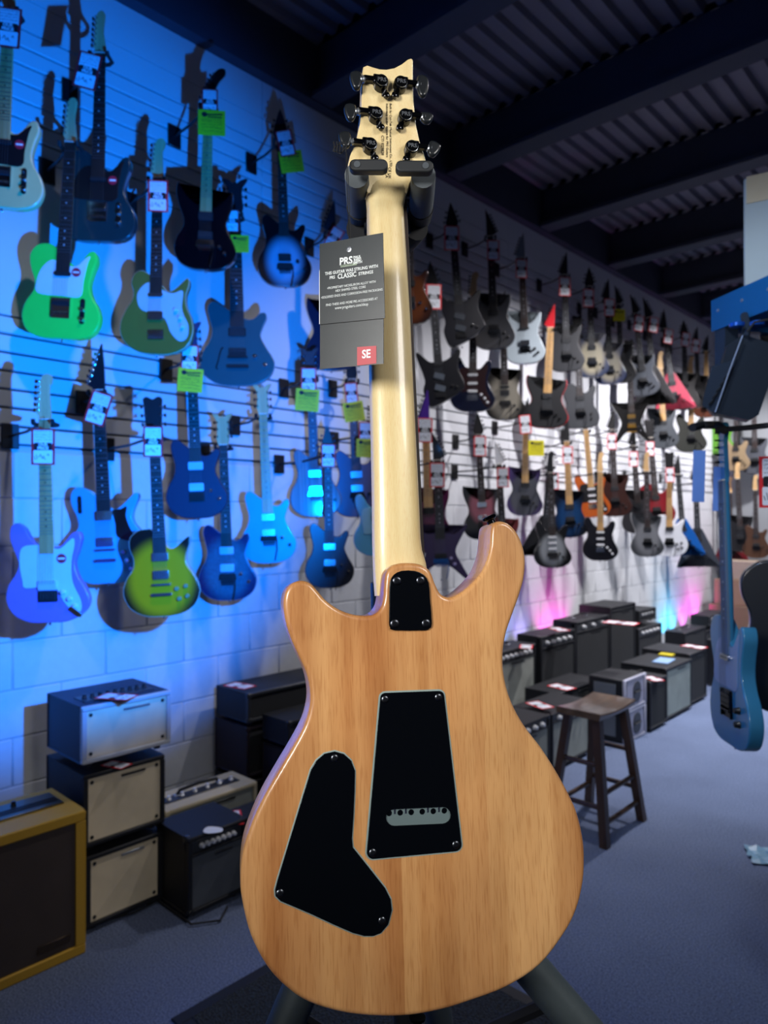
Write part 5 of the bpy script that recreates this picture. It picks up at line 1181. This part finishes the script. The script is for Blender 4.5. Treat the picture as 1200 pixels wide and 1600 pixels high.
tp71 = R3(1213, 753, 2.0); t71 = pricetag(tp71, TH+math.radians(-10), 0, 'dark guitar at the right edge', 1.0)
MB().tube([tp71+Vector((0,0,.07)), n71+Vector((0,0,.02))], .0012, 5).done('tie', BLKM, t71).matrix_parent_inverse = (Matrix.Translation(tp71) @ Matrix.Rotation(TH+math.radians(-10), 4, 'Z')).inverted()
ob('lettering', textmesh('$244', .022, INK, shear=.3, bold=.0003), t71, (.002, -.0014, -.040), (math.pi/2, 0, 0))
hr = thing('rack_hanger', 'black rack hanger arm carrying the light blue guitar', 'guitar hanger', R3(1112, 668, 2.02)); HL = hr.location.copy()
MB().tube([R3(1240, 660, 1.9)-HL, R3(1170, 668, 1.97)-HL, R3(1118, 672, 2.02)-HL], .008, 8).done('arm', BLKM, hr)
MB().tube([R3(1082, 668, 2.06)-HL, R3(1098, 664, 2.10)-HL, R3(1122, 664, 2.08)-HL, R3(1132, 672, 2.0)-HL], .012, 8).done('yoke', BLKM, hr)
for (x, y, w_, h_, d_) in ((1092, 744, 20, 84, 'left'), (1122, 764, 16, 72, 'right')):
    t = tag(MB().box((0, 0, 0), (w_*2.0/F, .001, h_*2.0/F)).done('paper_card', pm('6f9ae8', .6)), 'blank blue lit paper card hanging on the %s of the light blue neck' % d_, 'paper card', 'paper cards on the light blue guitar')  # blue light on the cards is put into their paper colour
    t.location = R3(x, y, 2.08); t.rotation_euler = (0, .03, TH)
# ------------------------------------------------------------------ far corner
for i, (x, y0, z0, w_, h_, col, l_) in enumerate((((-2.75), 9.2, 0, .55, .48, '7a6250', 'lowest brown carton in the far corner'), (-2.72, 9.22, .485, .5, .30, '8a705c', 'brown carton second from the floor in the far corner'), (-2.7, 9.25, .79, .42, .22, '9c8c80', 'pale carton topmost in the far corner'))):
    t = thing('carton', l_, 'box', (x, y0, z0), group='cartons in the far corner'); MB().bbox((0, 0, h_/2), (w_, .4, h_), .004).done('box_body', pm(col, .8), t); MB().box((0, 0, h_+.001), (w_, .05, .002)).done('tape', pm('b0a080', .5), t)
def backpt(px, py, off=.25): u = (px-CX)/F; z = (YB-off)/(u*ST+CT); return c2w(u*z, z, -(py-CY)/F*z), z
bk = [('crimson guitar on the back wall', 'crimson guitar on the back wall right of the light blue neck', 'vee', pm('7c1420', .35), (1140, 745, 1142, 880)),
      ('black guitar on the back wall', 'black guitar on the back wall beside the crimson one', 'super', pm('121318', .4), (1152, 722, 1158, 862)),
      ('lime green guitar on the back wall', 'small lime green guitar high in the far corner', 'strat', pm('5c9a30', .4), (1126, 590, 1128, 712)),
      ('cream guitar on the back wall', 'cream guitar high on the back wall below the speaker', 'strat', pm('8f7c60', .4), (1150, 610, 1150, 735)),
      ('grey guitar on the back wall', 'grey guitar on the back wall near the right edge', 'super', pm('4c5058', .4), (1178, 600, 1180, 740)),
      ('brown guitar on the back wall', 'brown guitar on the back wall near the right edge', 'wolf', pm('4a3020', .4), (1180, 742, 1182, 872))]
for n_, (d_, l_, s_, m_, p_) in enumerate(bk):
    guitar(d_, l_, s_, m_, 'fender', HW, ROSE, p=p_, plane=backpt(p_[2], p_[3], (.22, .42, .22, .34, .22, .42)[n_]), yaw=80, hang=False, group='guitars on the back wall')
for x, y in ((1132, 800), (1150, 775)): pass
# crumpled plastic on the carpet at the right edge
r = random.Random(4); b = MB(); n = 9; vs = []
for i in range(n):
    for j in range(n): vs.append((i*.028+r.uniform(-.008, .008), j*.022+r.uniform(-.006, .006), .004+r.uniform(0, .02)))
b.add(vs, [(i*n+j, (i+1)*n+j, (i+1)*n+j+1, i*n+j+1) for i in range(n-1) for j in range(n-1)])
pb = tag(b.done('plastic_wrapper', pm('7fa8c4', .25, coat=.5), ang=5), 'crumpled pale blue plastic wrapper on the carpet at the right edge', 'wrapper'); pb.location = floorpt(1176, 1350); pb.rotation_euler = (0, 0, TH-.2)
